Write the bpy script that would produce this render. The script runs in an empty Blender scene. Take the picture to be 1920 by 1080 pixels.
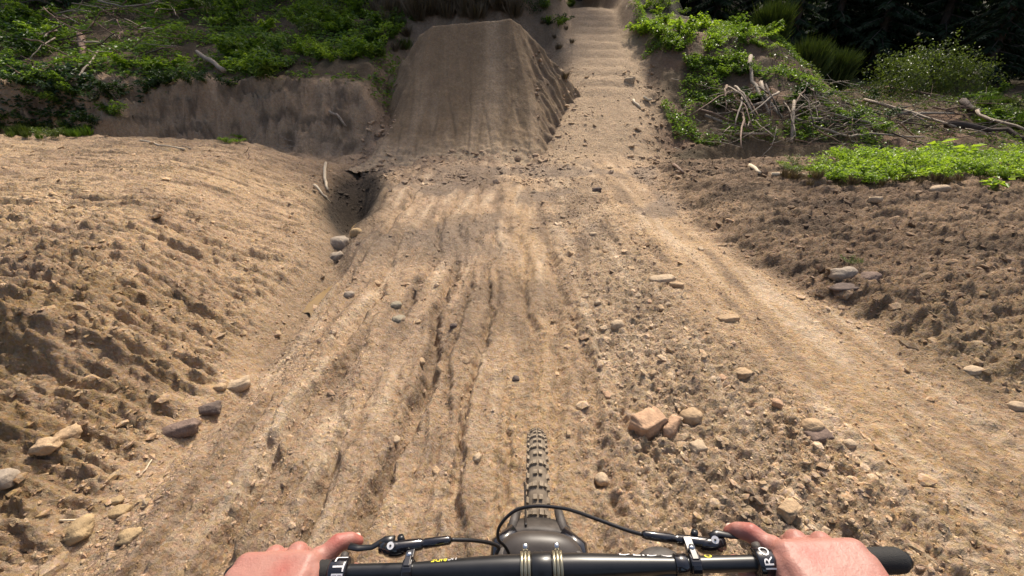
import bpy, bmesh, math, random
import numpy as np
from mathutils import Vector, Matrix
random.seed(7); RNG = np.random.default_rng(11)
scene = bpy.context.scene
COL = scene.collection
R = math.radians

# ---------------------------------------------------------------- camera, sky, sun, exposure
CAM = Vector((0.0, 0.0, 1.55)); PITCH = R(26.0); FPX = 805.0     # FPX: focal length in pixels of a 1920 px wide frame
cam_d = bpy.data.cameras.new('camera'); cam = bpy.data.objects.new('camera', cam_d); COL.objects.link(cam)
cam.location = CAM; cam.rotation_euler = (R(90) - PITCH, 0, 0)
cam_d.sensor_width = 36; cam_d.lens = 36 * FPX / 1920; cam_d.clip_start = 0.02; cam_d.clip_end = 600
scene.camera = cam
SUN_EL, SUN_AZ = R(50), R(18)                                     # sun ahead of the rider, a little to the right
world = bpy.data.worlds.new('World'); scene.world = world; world.use_nodes = True
wn = world.node_tree.nodes; wl = world.node_tree.links
sky = wn.new('ShaderNodeTexSky'); sky.sky_type = 'NISHITA'; sky.sun_disc = False
sky.sun_elevation = SUN_EL; sky.sun_rotation = SUN_AZ; sky.air_density = 1.0; sky.dust_density = 6.0; sky.ozone_density = 0.6
wn['Background'].inputs['Strength'].default_value = 0.15
wl.new(sky.outputs[0], wn['Background'].inputs['Color'])
sun_d = bpy.data.lights.new('sun', 'SUN'); sun = bpy.data.objects.new('sun', sun_d); COL.objects.link(sun)
sun_d.energy = 4.0; sun_d.angle = R(5); sun_d.color = (1.0, 0.92, 0.79)
to_sun = Vector((math.sin(SUN_AZ)*math.cos(SUN_EL), math.cos(SUN_AZ)*math.cos(SUN_EL), math.sin(SUN_EL)))
sun.rotation_euler = (-to_sun).to_track_quat('-Z', 'Y').to_euler(); sun.location = to_sun * 40
vs = scene.view_settings; vs.view_transform = 'Standard'; vs.look = 'None'; vs.gamma = 1; vs.exposure = 0.42
vs.use_curve_mapping = False
scene.render.engine = 'CYCLES'
scene.cycles.max_bounces = 6; scene.cycles.diffuse_bounces = 3; scene.cycles.transparent_max_bounces = 6

# ---------------------------------------------------------------- helpers
def tag(o, label=None, cat=None, group=None, kind=None):
    if label: o['label'] = label
    if cat: o['category'] = cat
    if group: o['group'] = group
    if kind: o['kind'] = kind
    return o
def link(name, me, parent=None, loc=None):
    o = bpy.data.objects.new(name, me); COL.objects.link(o)
    if parent is not None:
        o.parent = parent
        base = Vector() if parent.parent is not None else -parent.location   # part meshes are modelled in world space
        o.location = base if loc is None else loc
    elif loc is not None: o.location = loc
    return o
def empty(name, loc):
    o = bpy.data.objects.new(name, None); COL.objects.link(o); o.location = loc; o.empty_display_size = 0.1
    return o
def mesh_np(name, V, F, mat=None, smooth=True, attrs=None):
    """mesh from numpy arrays; F is an (n,3) or (n,4) index array"""
    V = np.ascontiguousarray(V, dtype=np.float32); F = np.ascontiguousarray(F, dtype=np.int32)
    me = bpy.data.meshes.new(name); n, k = F.shape
    me.vertices.add(len(V)); me.vertices.foreach_set('co', V.ravel())
    me.loops.add(n*k); me.loops.foreach_set('vertex_index', F.ravel())
    me.polygons.add(n); me.polygons.foreach_set('loop_start', np.arange(0, n*k, k, dtype=np.int32))
    me.polygons.foreach_set('use_smooth', np.full(n, smooth, dtype=bool))
    if attrs:
        for an, arr in attrs.items():
            a = me.color_attributes.new(an, 'FLOAT_COLOR', 'POINT')
            rgba = np.ones((len(V), 4), np.float32); rgba[:, :3] = arr
            a.data.foreach_set('color', rgba.ravel())
    me.update(calc_edges=True)
    if mat: me.materials.append(mat)
    return me
class MB:
    """collects shapes, builds ONE mesh"""
    def __init__(s): s.v = []; s.f = []
    def add(s, v, f):
        b = len(s.v); s.v += [tuple(p) for p in v]; s.f += [tuple(i + b for i in q) for q in f]
    def tube(s, pts, rad, n=8, cap=True, flat=None):
        pts = [Vector(p) for p in pts]
        if not hasattr(rad, '__len__'): rad = [rad]*len(pts)
        b = len(s.v); T0 = (pts[1]-pts[0]).normalized()
        up = Vector((0,0,1)) if abs(T0.z) < .9 else Vector((1,0,0))
        A = T0.cross(up).normalized()
        for i, p in enumerate(pts):
            T = (pts[min(i+1,len(pts)-1)] - pts[max(i-1,0)]).normalized()
            A = (A - T*A.dot(T)).normalized(); B = T.cross(A)
            for k in range(n):
                a = 2*math.pi*k/n
                fl = flat if flat else 1.0
                s.v.append(tuple(p + A*(rad[i]*math.cos(a)) + B*(rad[i]*fl*math.sin(a))))
        for i in range(len(pts)-1):
            for k in range(n):
                k2 = (k+1) % n
                s.f.append((b+i*n+k, b+i*n+k2, b+(i+1)*n+k2, b+(i+1)*n+k))
        if cap:
            s.f.append(tuple(b+k for k in reversed(range(n)))); e = b+(len(pts)-1)*n
            s.f.append(tuple(e+k for k in range(n)))
    def box(s, c, ax, ay, az):
        c = Vector(c); v = []
        for k in (-1,1):
            for j in (-1,1):
                for i in (-1,1): v.append(c + Vector(ax)*i + Vector(ay)*j + Vector(az)*k)
        s.add(v, [(0,2,3,1),(4,5,7,6),(0,1,5,4),(2,6,7,3),(0,4,6,2),(1,3,7,5)])
    def ball(s, c, rx, ry=None, rz=None, M=None, n=12, m=8):
        ry = ry or rx; rz = rz or rx; c = Vector(c); v = []; f = []
        for j in range(1, m):
            th = math.pi*j/m
            for i in range(n):
                a = 2*math.pi*i/n
                p = Vector((rx*math.sin(th)*math.cos(a), ry*math.sin(th)*math.sin(a), rz*math.cos(th)))
                v.append(c + (M @ p if M else p))
        t = Vector((0,0,rz)); v.append(c + (M @ t if M else t)); v.append(c - (M @ t if M else t))
        for j in range(m-2):
            for i in range(n):
                i2 = (i+1) % n; f.append((j*n+i, (j+1)*n+i, (j+1)*n+i2, j*n+i2))
        for i in range(n):
            i2 = (i+1) % n; f.append(((m-1)*n, i, i2)); f.append(((m-1)*n+1, (m-2)*n+i2, (m-2)*n+i))
        s.add(v, f)
    def build(s, name, mat, parent=None, smooth=True, bevel=0, loc=None):
        me = bpy.data.meshes.new(name); me.from_pydata(s.v, [], s.f)
        if bevel:
            bm = bmesh.new(); bm.from_mesh(me)
            bmesh.ops.bevel(bm, geom=[e for e in bm.edges if e.calc_face_angle(0) > .6], offset=bevel, segments=2, affect='EDGES', profile=.5)
            bm.to_mesh(me); bm.free()
        for p in me.polygons: p.use_smooth = smooth
        me.materials.append(mat); me.update()
        return link(name, me, parent, loc)
def cam_pt(px, py, d):
    """point seen at pixel (px, py) of the 1920x1080 frame at depth d along the view axis"""
    fx = (px-960)/FPX*d; dn = (py-540)/FPX*d
    return Vector((fx, d*math.cos(PITCH) - dn*math.sin(PITCH), CAM.z - d*math.sin(PITCH) - dn*math.cos(PITCH)))

# ---------------------------------------------------------------- noise
def _h(ix, iy, seed):
    h = (ix.astype(np.uint32)*np.uint32(374761393) + iy.astype(np.uint32)*np.uint32(668265263) + np.uint32(seed*2246822519 & 0xffffffff))
    h = (h ^ (h >> np.uint32(13))) * np.uint32(1274126177)
    return h ^ (h >> np.uint32(16))
def perlin(x, y, seed=0):
    x = np.asarray(x, np.float64); y = np.asarray(y, np.float64)
    x0 = np.floor(x); y0 = np.floor(y); fx = (x-x0).astype(np.float32); fy = (y-y0).astype(np.float32)
    ix = x0.astype(np.int64); iy = y0.astype(np.int64)
    def g(dx, dy):
        a = _h(ix+dx, iy+dy, seed).astype(np.float32) * np.float32(2*math.pi/4294967296.0)
        return np.cos(a)*(fx-dx) + np.sin(a)*(fy-dy)
    u = fx*fx*fx*(fx*(fx*6-15)+10); v = fy*fy*fy*(fy*(fy*6-15)+10)
    a = g(0,0); b = g(1,0); c = g(0,1); d = g(1,1)
    return ((a+(b-a)*u) + ((c+(d-c)*u) - (a+(b-a)*u))*v) * 1.5
def fbm(x, y, o=4, seed=0, gain=.5):
    r = 0; a = 1; f = 1
    for i in range(o): r = r + a*perlin(x*f, y*f, seed+i*17); a *= gain; f *= 2.03
    return r
def S(a, b, v):
    t = np.clip((v-a)/(b-a), 0, 1); return t*t*(3-2*t)
def sp(v, k=.35): return .5*(v+np.sqrt(v*v+k*k)) - .0     # soft ramp
def gs(v): return np.exp(-v*v)
def mixc(a, b, w): return a + (np.asarray(b, np.float32)-a)*w[..., None]

# ---------------------------------------------------------------- terrain shape
def xg(y): return np.interp(y, [-3,1,2,3.6,4.7,7,9.5,11], [-1.5,-1.50,-1.58,-1.74,-2.02,-2.6,-3.15,-3.3])       # gully line
def xr(y): return np.interp(y, [-3,1.5,2.3,3,5.4,7,9,11], [2.95,2.9,2.6,2.3,2.25,2.4,2.9,3.1])                  # right edge of the run-in
def xt(y): return np.interp(y, [7,9.2,11.2,13.5,18,26], [1.5,1.75,2.2,2.5,2.85,2.4])                            # centre of the trail
def H(x, y, parts=False):
    x = np.asarray(x, np.float64); y = np.asarray(y, np.float64)
    w1 = perlin(x*.55, y*.55, 1); w2 = perlin(x*1.7, y*1.7, 2)
    G = xg(y) + .10*w1*S(.5,3,y) + .05*w2; E = xr(y) + .14*w1 + .10*w2; T = xt(y)
    yy = y + .30*w1 + .10*w2 + .10*perlin(x*4.3, y*4.3, 3)
    zc = .36*sp(yy-9.4) + 1.9*S(14.0,17.2,yy)
    ztr = .43*(sp(y-9.2) - sp(y-18.0)) + .08*sp(y-18)
    zl = 1.45*S(10.0,11.0,yy) + .36*(sp(yy-11.0) - .6*sp(yy-19))
    fx = .30+.70*S(10.5,7.2,x + .5*w1)
    zr = fx*(.56*(sp(yy-9.9) - sp(yy-14.6)) + .12*sp(yy-14.6)) + .04*sp(y-12)
    wl_ = S(-2.7,-3.6,x); z = zc + (zl-zc)*wl_
    d = np.abs(x-T); wt = S(1.5,.75,d)*S(8.4,9.6,y); z = z + (ztr-z)*wt
    wr = S(.8,1.9,x-T)*S(8.6,9.6,y); z = z + (zr-z)*wr
    z = z + .42*sp(y-23 - .15*np.abs(x-4), 2.0)*S(19,26,y)
    z = z*S(7.9,9.2,y+.3*w2)
    near = S(9.3,8.2,yy)
    L = G - .10 - x                                                    # metres left of the gully
    wm = np.interp(y, [0,2,4,8], [.75,.95,1.6,2.3])
    mound = (.46*S(0,1,L/wm) + .03*np.clip(L,0,8))*near
    # scarp facing the rider on the near part of the mound
    sc = y + .25*(x+2.4) - 1.78 + .16*w2
    mound = mound*(1-.42*S(.12,-.05,sc)*S(.2,.8,L))
    sc2 = y + .5*(x+2.0) - 1.12 + .12*w2
    mound = mound*(1-.30*S(.10,-.05,sc2)*S(.1,.5,L))
    gul = -.15*gs((x-G)/.17)*near*S(1.2,3.0,y) - .05*gs((x-G)/.14)*S(3.2,1.2,y)
    gul = gul - .48*gs((x-G)/.34)*gs((y-6.5)/1.1) - .10*gs((x-G)/.2)*gs((y-3.5)/.7)
    soil = .13*S(0,.6,x-E)*near + .03*np.clip(x-E,0,3)*near
    pit = -.40*gs((x-5.2)/1.5)*gs((y-9.55)/.42)
    z = z + mound + gul + soil + pit + .05*w1*S(2,6,y)
    if not parts: return z
    return z, dict(L=L, G=G, E=E, T=T, near=near, wt=wt, wl=wl_, wr=wr, w1=w1, w2=w2, yy=yy)
RILLS = ((-1.06,.075,.045,.3,2.8,1),(-.83,.060,.036,.3,2.5,2),(-.55,.085,.042,.3,4.4,3),(-.20,.045,.024,.6,5.5,4),(-.36,.035,.020,1.5,6.5,5),
         (.12,.035,.024,1.6,5.5,6),(-1.15,.055,.045,2.0,5.0,7),(-.80,.045,.030,2.4,7.5,8),(.42,.045,.04,.8,5.0,9),(-1.32,.045,.035,.6,2.4,10),(-.06,.030,.018,.4,2.2,11),
         (-1.45,.05,.04,2.5,7.0,12),(-.5,.04,.026,4.2,8.6,13),(-1.9,.05,.05,5.5,8.8,14))
_ty = np.linspace(-3, 12, 2400); RT = {}
for xc, dp, wd_, y0, y1, sd in RILLS:
    o_ = _ty*0+sd
    RT[sd] = (xc + .10*perlin(_ty*.8+sd*7.3, o_, 300+sd) + .040*perlin(_ty*3.1, o_*3.7, 330+sd) + .012*perlin(_ty*11, o_*3.1, 331+sd),
              S(y0, y0+.5, _ty)*S(y1, y1-.9, _ty)*(.72+.28*S(-.35,.2,perlin(_ty*1.3+sd*2.1, o_, 360+sd))), wd_*(1+.55*perlin(_ty*2.3, o_*5.1, 390+sd)))
def detail(x, y, z, m):
    """relief: rills, clods, strata; returns dz"""
    L, E, near = m['L'], m['E'], m['near']
    trk = S(-.05,.12,-L)*S(.15,-.15,x-E)*near                          # run-in
    left = S(0,.15,L)*near; right = S(-.1,.25,x-E)*near
    hill = 1-near
    wx = x + .16*perlin(x*.9, y*.45, 21) + .05*perlin(x*3, y*1.6, 22) + .02*perlin(x*9, y*6, 25)
    c1 = perlin(wx*2.3, y*.22+3, 23); c2 = perlin(wx*4.4+9, y*.33, 24); c3 = perlin(wx*9+4, y*.7, 26)
    m1 = S(-.25,.35, perlin(x*.7+5, y*.35, 27)); lw = S(.9,.1,x)        # rills stronger on the left half
    cl = np.abs(fbm(x*7, y*7, 3, 31)); cl2 = fbm(x*22, y*20, 3, 35, .6)
    cz = np.clip(S(.35,.75,x + .25*m['w2'])*S(1.75,1.2,x+.3*m['w1']) + .35, 0, 1)*(.12+.88*S(-.15,.3,x+.15*m['w2']))  # loose spoil on the right half
    rills = -.022*S(.22,.0,np.abs(c2)) - .012*S(.2,0,np.abs(c3)) - .030*S(.16,0,np.abs(c1))
    jag = .016*perlin(x*12, y*9, 28) + .012*perlin(x*30, y*24, 29)
    for xc, dp, wd_, y0, y1, sd in RILLS if x.size else (): 
        cx, on, ww = (np.interp(y, _ty, t_) for t_ in RT[sd])
        dd = np.abs(x - cx + jag)*.80
        rills = rills - dp*on*S(1.0,.2,dd/ww) + .010*on*S(.6,1.0,dd/ww)*S(2.2,1.2,dd/ww)
    plates = .016*np.tanh(c1*5) + .012*np.tanh(c2*6) + .015*c3 + .008*perlin(wx*15, y*.9, 60) + .007*np.abs(perlin(wx*16, y*4.5, 30)) + .005*perlin(wx*34, y*13, 37) + .007*np.tanh(5*fbm(x*4.3, y*2.2, 4, 38, .6)) + .006*np.abs(fbm(wx*20, y*11, 3, 56, .6))
    smooth_line = gs((x-.12-.1*m['w1'])/.17)*S(1.5,2.5,y)
    strip = gs((x-(1.9+.06*(2.5-y)))/.33)*S(1.0,2.2,y)
    q = (1-.75*smooth_line)*(1-.8*strip)
    dz = trk*((rills+plates)*(.25+.75*lw) + q*(.030*cz*cl + (.005+.018*cz)*cl2 + .016*cz*np.abs(perlin(x*34, y*30, 36)) + .008*cz*np.tanh(4*perlin(x*13+y*3, y*9, 39))))
    sx = x*.7 + .1*y; sy = y*6.0 - x*.10 + .6*m['w1'] + .4*m['w2']
    st = perlin(sx*.9, sy, 41); st2 = perlin(sx*1.8, sy*2.3, 42); st3 = perlin(x*2.2, y*19+x*.8, 43)
    saw = (sy*.55 + 1.2*perlin(x*.8, y*.8, 44)) % 1.0
    saw2 = (sy*1.35 + 1.5*perlin(x*1.6, y*1.4, 49)) % 1.0
    lump = np.abs(fbm(x*2.6, y*6.5, 4, 45)); saw3 = (y*9.5 + x*.2 + 2.2*perlin(x*1.5, y*2.2, 50)) % 1.0; nearl = S(4.8,2.6,y)
    dz = dz + left*(.016*st + .013*st2 + .012*st3 + (.036*(.5-saw)*S(-.35,.2,perlin(x*.9, y*.9, 46)) + .024*(.5-saw2)*S(-.3,.2,perlin(x*1.3, y*1.6, 48)) + .010*(.5-(sy*3.1+perlin(x*2.2,y*2.2,59)) % 1.0))
                    + nearl*(.050*lump-.02 + .05*np.abs(fbm(x*4.5, y*7, 4, 67, .62)) + .022*(.5-saw3)*S(-.3,.3,perlin(x*2.1, y*2.6, 55))) + .014*cl2 + .012*perlin(x*5, y*34+x*2, 47) + .010*np.tanh(4*perlin(x*1.8, y*17+x*.5, 57)))
    ck = np.abs(fbm(x*3.4, y*4.2, 4, 51, .6))
    dz = dz + right*(.070*ck - .03 + .022*cl2 + .04*perlin(x*1.1, y*6.5+x*.3, 68) + .02*np.abs(perlin(x*15, y*17, 58)) + .03*perlin(x*2, y*7, 52))
    rip = .045*np.abs(np.sin(y*5.6 + .8*m['w1']))*S(.85,.5,np.abs(x-m['T']))*S(11,12.5,y)*S(21,18,y)
    hm = hill*(1-.85*m['wt'])
    dz = dz + hm*(.10*fbm(x*1.5, y*1.5, 4, 61) + .02*cl2) + hill*m['wt']*(.03*cl+.006*cl2) + rip*m['wt']
    # scraped, slumping face of the left bank
    fc = m['wl']*S(9.9,10.3,m['yy'])*S(11.4,10.9,m['yy'])
    dz = dz + fc*(.07*perlin(x*2.2, y*1.2+z, 63) + .11*np.abs(perlin(x*4, z*4+y, 64)) + .08*fbm(x*7, z*9, 4, 65, .6) + .05*np.tanh(3*perlin(x*1.3, z*7, 66)))
    return dz
def HT(x, y):
    z, m = H(x, y, True); return z + detail(x, y, z, m)
# jump: lip and face
LIPY = 12.0
def J(x, y):
    t = np.clip((y-8.75)/(LIPY-8.75), 0, 1)
    lip = 2.80 + .075*(x+1.0)
    face = lip*(.25*t + .75*t**1.75) - .05
    back = np.where(y > LIPY+.35, (y-LIPY-.35)*1.1, 0)
    wn_ = perlin(x*.7, y*.9, 71)
    xl = -3.2 + 1.25*t**.75 + .10*wn_; xrr = .22 - .22*t + .34*np.sin(np.pi*np.clip(t,0,1)) * (1-.4*t) + .06*wn_
    dl = np.clip(xl-x, 0, None); dr = np.clip(x-xrr, 0, None)
    side = .75*np.clip(dl,0,.3) + 1.1*np.clip(dl-.3,0,None) + .7*np.clip(dr,0,.2) + 1.05*np.clip(dr-.2,0,None)
    run = np.where(dr > dl, .08*perlin(x*1.3 - y*.6, (y + x*.55)*4.2, 72) + .07*perlin(x*2 - y, (y+x*.6)*9, 73) + .06*fbm(x*3, y*3, 3, 84), .20*perlin((y-x*.4)*2.2, x*1.5, 74) + .08*perlin(y*6, x*5, 83))
    side = side + run*S(.03,.5,np.maximum(dl,dr))
    wx = x + .05*perlin(x*2, y*.8, 77)
    fin = .014*perlin(wx*5, y*.35, 75) + .010*perlin(wx*12, y*.7, 76) - .03*S(.07,0,np.abs(perlin(wx*2.6+.4, y*.3, 79)))*S(.95,.6,t)
    fin = fin + (.035*fbm(x*6, y*6, 4, 78))*S(.60,.05,t) + .010*fbm(x*14, y*9, 4, 80, .6)*S(1.0,.8,t) + .012*np.tanh(4*perlin(x*2.4, y*1.6, 82))*S(1,.85,t)
    return face - back - side + fin*(dl+dr < .3) + .03*fbm(x*4, y*4, 3, 81)*S(.05,.3,np.maximum(dl,dr))
def SURF(x, y):
    inj = (x > -6) & (x < 4) & (y > 8.3) & (y < 16)
    return np.maximum(HT(x, y), np.where(inj, J(x, y), -9))

# ---------------------------------------------------------------- materials
def nodes(name):
    m = bpy.data.materials.new(name); m.use_nodes = True; nt = m.node_tree; return m, nt, nt.nodes, nt.links, nt.nodes['Principled BSDF']
def plain(name, col, rough=.5, metal=0, spec=.5, noise=0, nscale=40, bump=0, bscale=200, coat=0):
    m, nt, n, l, b = nodes(name)
    b.inputs['Base Color'].default_value = (*col, 1); b.inputs['Roughness'].default_value = rough
    b.inputs['Metallic'].default_value = metal; b.inputs['Specular IOR Level'].default_value = spec
    if coat: b.inputs['Coat Weight'].default_value = coat
    tc = n.new('ShaderNodeTexCoord')
    if noise:
        nz = n.new('ShaderNodeTexNoise'); nz.inputs['Scale'].default_value = nscale; nz.inputs['Detail'].default_value = 5
        l.new(tc.outputs['Object'], nz.inputs['Vector'])
        mr = n.new('ShaderNodeMapRange'); mr.inputs[1].default_value = .25; mr.inputs[2].default_value = .75
        mr.inputs[3].default_value = 1-noise; mr.inputs[4].default_value = 1+noise
        l.new(nz.outputs['Fac'], mr.inputs[0])
        mx = n.new('ShaderNodeVectorMath'); mx.operation = 'SCALE'; mx.inputs[0].default_value = col
        l.new(mr.outputs[0], mx.inputs['Scale']); l.new(mx.outputs[0], b.inputs['Base Color'])
    if bump:
        nb = n.new('ShaderNodeTexNoise'); nb.inputs['Scale'].default_value = bscale; nb.inputs['Detail'].default_value = 6
        l.new(tc.outputs['Object'], nb.inputs['Vector'])
        bp = n.new('ShaderNodeBump'); bp.inputs['Strength'].default_value = 1; bp.inputs['Distance'].default_value = bump
        l.new(nb.outputs['Fac'], bp.inputs['Height']); l.new(bp.outputs[0], b.inputs['Normal'])
    return m
def soil_mat(name, bump=.012, fine=1.0):
    """earth: colour of the soil from the mesh attribute 'soil', grain and crumbs on top"""
    m, nt, n, l, b = nodes(name)
    at = n.new('ShaderNodeAttribute'); at.attribute_name = 'soil'
    tc = n.new('ShaderNodeTexCoord')
    def nz(scale, detail=6, rough=.6):
        t = n.new('ShaderNodeTexNoise'); t.inputs['Scale'].default_value = scale; t.inputs['Detail'].default_value = detail
        t.inputs['Roughness'].default_value = rough; l.new(tc.outputs['Object'], t.inputs['Vector']); return t.outputs['Fac']
    def mr(sock, a, b_, c, d):
        t = n.new('ShaderNodeMapRange'); t.inputs[1].default_value = a; t.inputs[2].default_value = b_
        t.inputs[3].default_value = c; t.inputs[4].default_value = d; l.new(sock, t.inputs[0]); return t.outputs[0]
    def mul(a, b_):
        t = n.new('ShaderNodeMath'); t.operation = 'MULTIPLY'; l.new(a, t.inputs[0]); l.new(b_, t.inputs[1]); return t.outputs[0]
    f = mul(mul(mr(nz(3.2), .3,.7,.86,1.14), mr(nz(19, 9, .7), .3,.7,.76,1.24)), mr(nz(95, 4), .3,.7,.88,1.12))
    sc = n.new('ShaderNodeVectorMath'); sc.operation = 'SCALE'; l.new(at.outputs['Color'], sc.inputs[0]); l.new(f, sc.inputs['Scale'])
    # pale and rusty crumbs
    vo = n.new('ShaderNodeTexVoronoi'); vo.inputs['Scale'].default_value = 75; l.new(tc.outputs['Object'], vo.inputs['Vector'])
    hs = n.new('ShaderNodeHueSaturation'); hs.inputs['Hue'].default_value = .5
    sx = n.new('ShaderNodeSeparateColor'); l.new(vo.outputs['Color'], sx.inputs[0])
    l.new(mr(sx.outputs[0], 0,1,.80,1.12), hs.inputs['Saturation']); l.new(mr(sx.outputs[1], 0,1,.92,1.08), hs.inputs['Value'])
    l.new(mr(sx.outputs[2], 0,1,.488,.512), hs.inputs['Hue'])
    l.new(sc.outputs[0], hs.inputs['Color']); l.new(hs.outputs[0], b.inputs['Base Color'])
    b.inputs['Roughness'].default_value = .92; b.inputs['Specular IOR Level'].default_value = .18
    h0 = n.new('ShaderNodeMath'); h0.operation = 'ADD'; l.new(mr(nz(11, 10, .72), .25,.75,0,2.2), h0.inputs[0]); l.new(mr(nz(48, 9, .7), 0,1,0,1.1), h0.inputs[1])
    h = n.new('ShaderNodeMath'); h.operation = 'ADD'; l.new(h0.outputs[0], h.inputs[0])
    v2 = n.new('ShaderNodeTexVoronoi'); v2.inputs['Scale'].default_value = 60; l.new(tc.outputs['Object'], v2.inputs['Vector'])
    l.new(mr(v2.outputs['Distance'], 0,.7,.45*fine,0), h.inputs[1])
    bp = n.new('ShaderNodeBump'); bp.inputs['Strength'].default_value = 1; bp.inputs['Distance'].default_value = bump
    l.new(h.outputs[0], bp.inputs['Height']); l.new(bp.outputs[0], b.inputs['Normal'])
    return m
def leaf_mat(name, c1, c2, trans=.45, rough=.42):
    m, nt, n, l, b = nodes(name)
    at = n.new('ShaderNodeAttribute'); at.attribute_name = 'rnd'
    sx = n.new('ShaderNodeSeparateColor'); l.new(at.outputs['Color'], sx.inputs[0])
    oi = n.new('ShaderNodeObjectInfo')
    ad = n.new('ShaderNodeMath'); ad.operation = 'MULTIPLY_ADD'; ad.inputs[1].default_value = .4; l.new(oi.outputs['Random'], ad.inputs[0])
    m2 = n.new('ShaderNodeMath'); m2.operation = 'MULTIPLY'; m2.inputs[1].default_value = .7; l.new(sx.outputs[0], m2.inputs[0]); l.new(m2.outputs[0], ad.inputs[2])
    mx = n.new('ShaderNodeMix'); mx.data_type = 'RGBA'; mx.inputs[6].default_value = (*c1,1); mx.inputs[7].default_value = (*c2,1)
    l.new(ad.outputs[0], mx.inputs[0]); l.new(mx.outputs[2], b.inputs['Base Color'])
    b.inputs['Roughness'].default_value = rough; b.inputs['Specular IOR Level'].default_value = .4
    tr = n.new('ShaderNodeBsdfTranslucent')
    br = n.new('ShaderNodeMix'); br.data_type = 'RGBA'; br.blend_type = 'MULTIPLY'; br.inputs[0].default_value = 1
    l.new(mx.outputs[2], br.inputs[6]); br.inputs[7].default_value = (1.5,1.5,.7,1); l.new(br.outputs[2], tr.inputs['Color'])
    ms = n.new('ShaderNodeMixShader'); ms.inputs[0].default_value = trans
    l.new(b.outputs[0], ms.inputs[1]); l.new(tr.outputs[0], ms.inputs[2]); l.new(ms.outputs[0], n['Material Output'].inputs['Surface'])
    return m
M = {}
M['soil'] = soil_mat('soil', .012, .6); M['packed'] = soil_mat('packed_soil', .005, .4); M['clod'] = soil_mat('clod_soil', .004, .6)
M['water'] = plain('muddy_water', (.24,.165,.085), .12, noise=.15, nscale=3, bump=.002, bscale=14)
def stone_mat(name, c): return plain(name, c, .9, spec=.2, noise=.25, nscale=28, bump=.008, bscale=55)
M['st_tan'] = stone_mat('tan_stone', (.38,.265,.16)); M['st_pink'] = stone_mat('pink_stone', (.40,.255,.16)); M['st_grey'] = stone_mat('grey_stone', (.29,.235,.18))
M['st_pale'] = stone_mat('pale_stone', (.40,.30,.20)); M['st_purple'] = stone_mat('purple_stone', (.17,.12,.095)); M['st_yellow'] = stone_mat('yellow_stone', (.33,.235,.13))
M['st_dark'] = stone_mat('dark_stone', (.12,.09,.075)); M['st_green'] = stone_mat('green_stone', (.27,.23,.165))
M['wood_pale'] = plain('bleached_wood', (.27,.215,.16), .85, noise=.55, nscale=45, bump=.003, bscale=60)
M['wood_white'] = plain('fresh_split_wood', (.52,.42,.29), .75, noise=.2, nscale=25, bump=.002, bscale=60)
M['wood_brown'] = plain('brown_wood', (.17,.105,.07), .85, noise=.35, nscale=20, bump=.004, bscale=50)
M['wood_dark'] = plain('dark_wood', (.055,.037,.027), .9, noise=.3, nscale=15, bump=.006, bscale=40)
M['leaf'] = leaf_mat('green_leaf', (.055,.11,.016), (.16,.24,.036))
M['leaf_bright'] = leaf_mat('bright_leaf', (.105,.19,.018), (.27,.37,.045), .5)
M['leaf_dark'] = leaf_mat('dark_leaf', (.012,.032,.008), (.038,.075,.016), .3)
M['leaf_olive'] = leaf_mat('olive_leaf', (.040,.060,.014), (.11,.15,.035), .4)
M['needle'] = leaf_mat('needle', (.010,.022,.008), (.022,.045,.014), .2, .8)
M['dead'] = leaf_mat('dead_stalk', (.10,.072,.045), (.20,.15,.095), .2, .8)
M['bark'] = plain('bark', (.075,.055,.042), .9, noise=.4, nscale=10, bump=.02, bscale=18)

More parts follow.
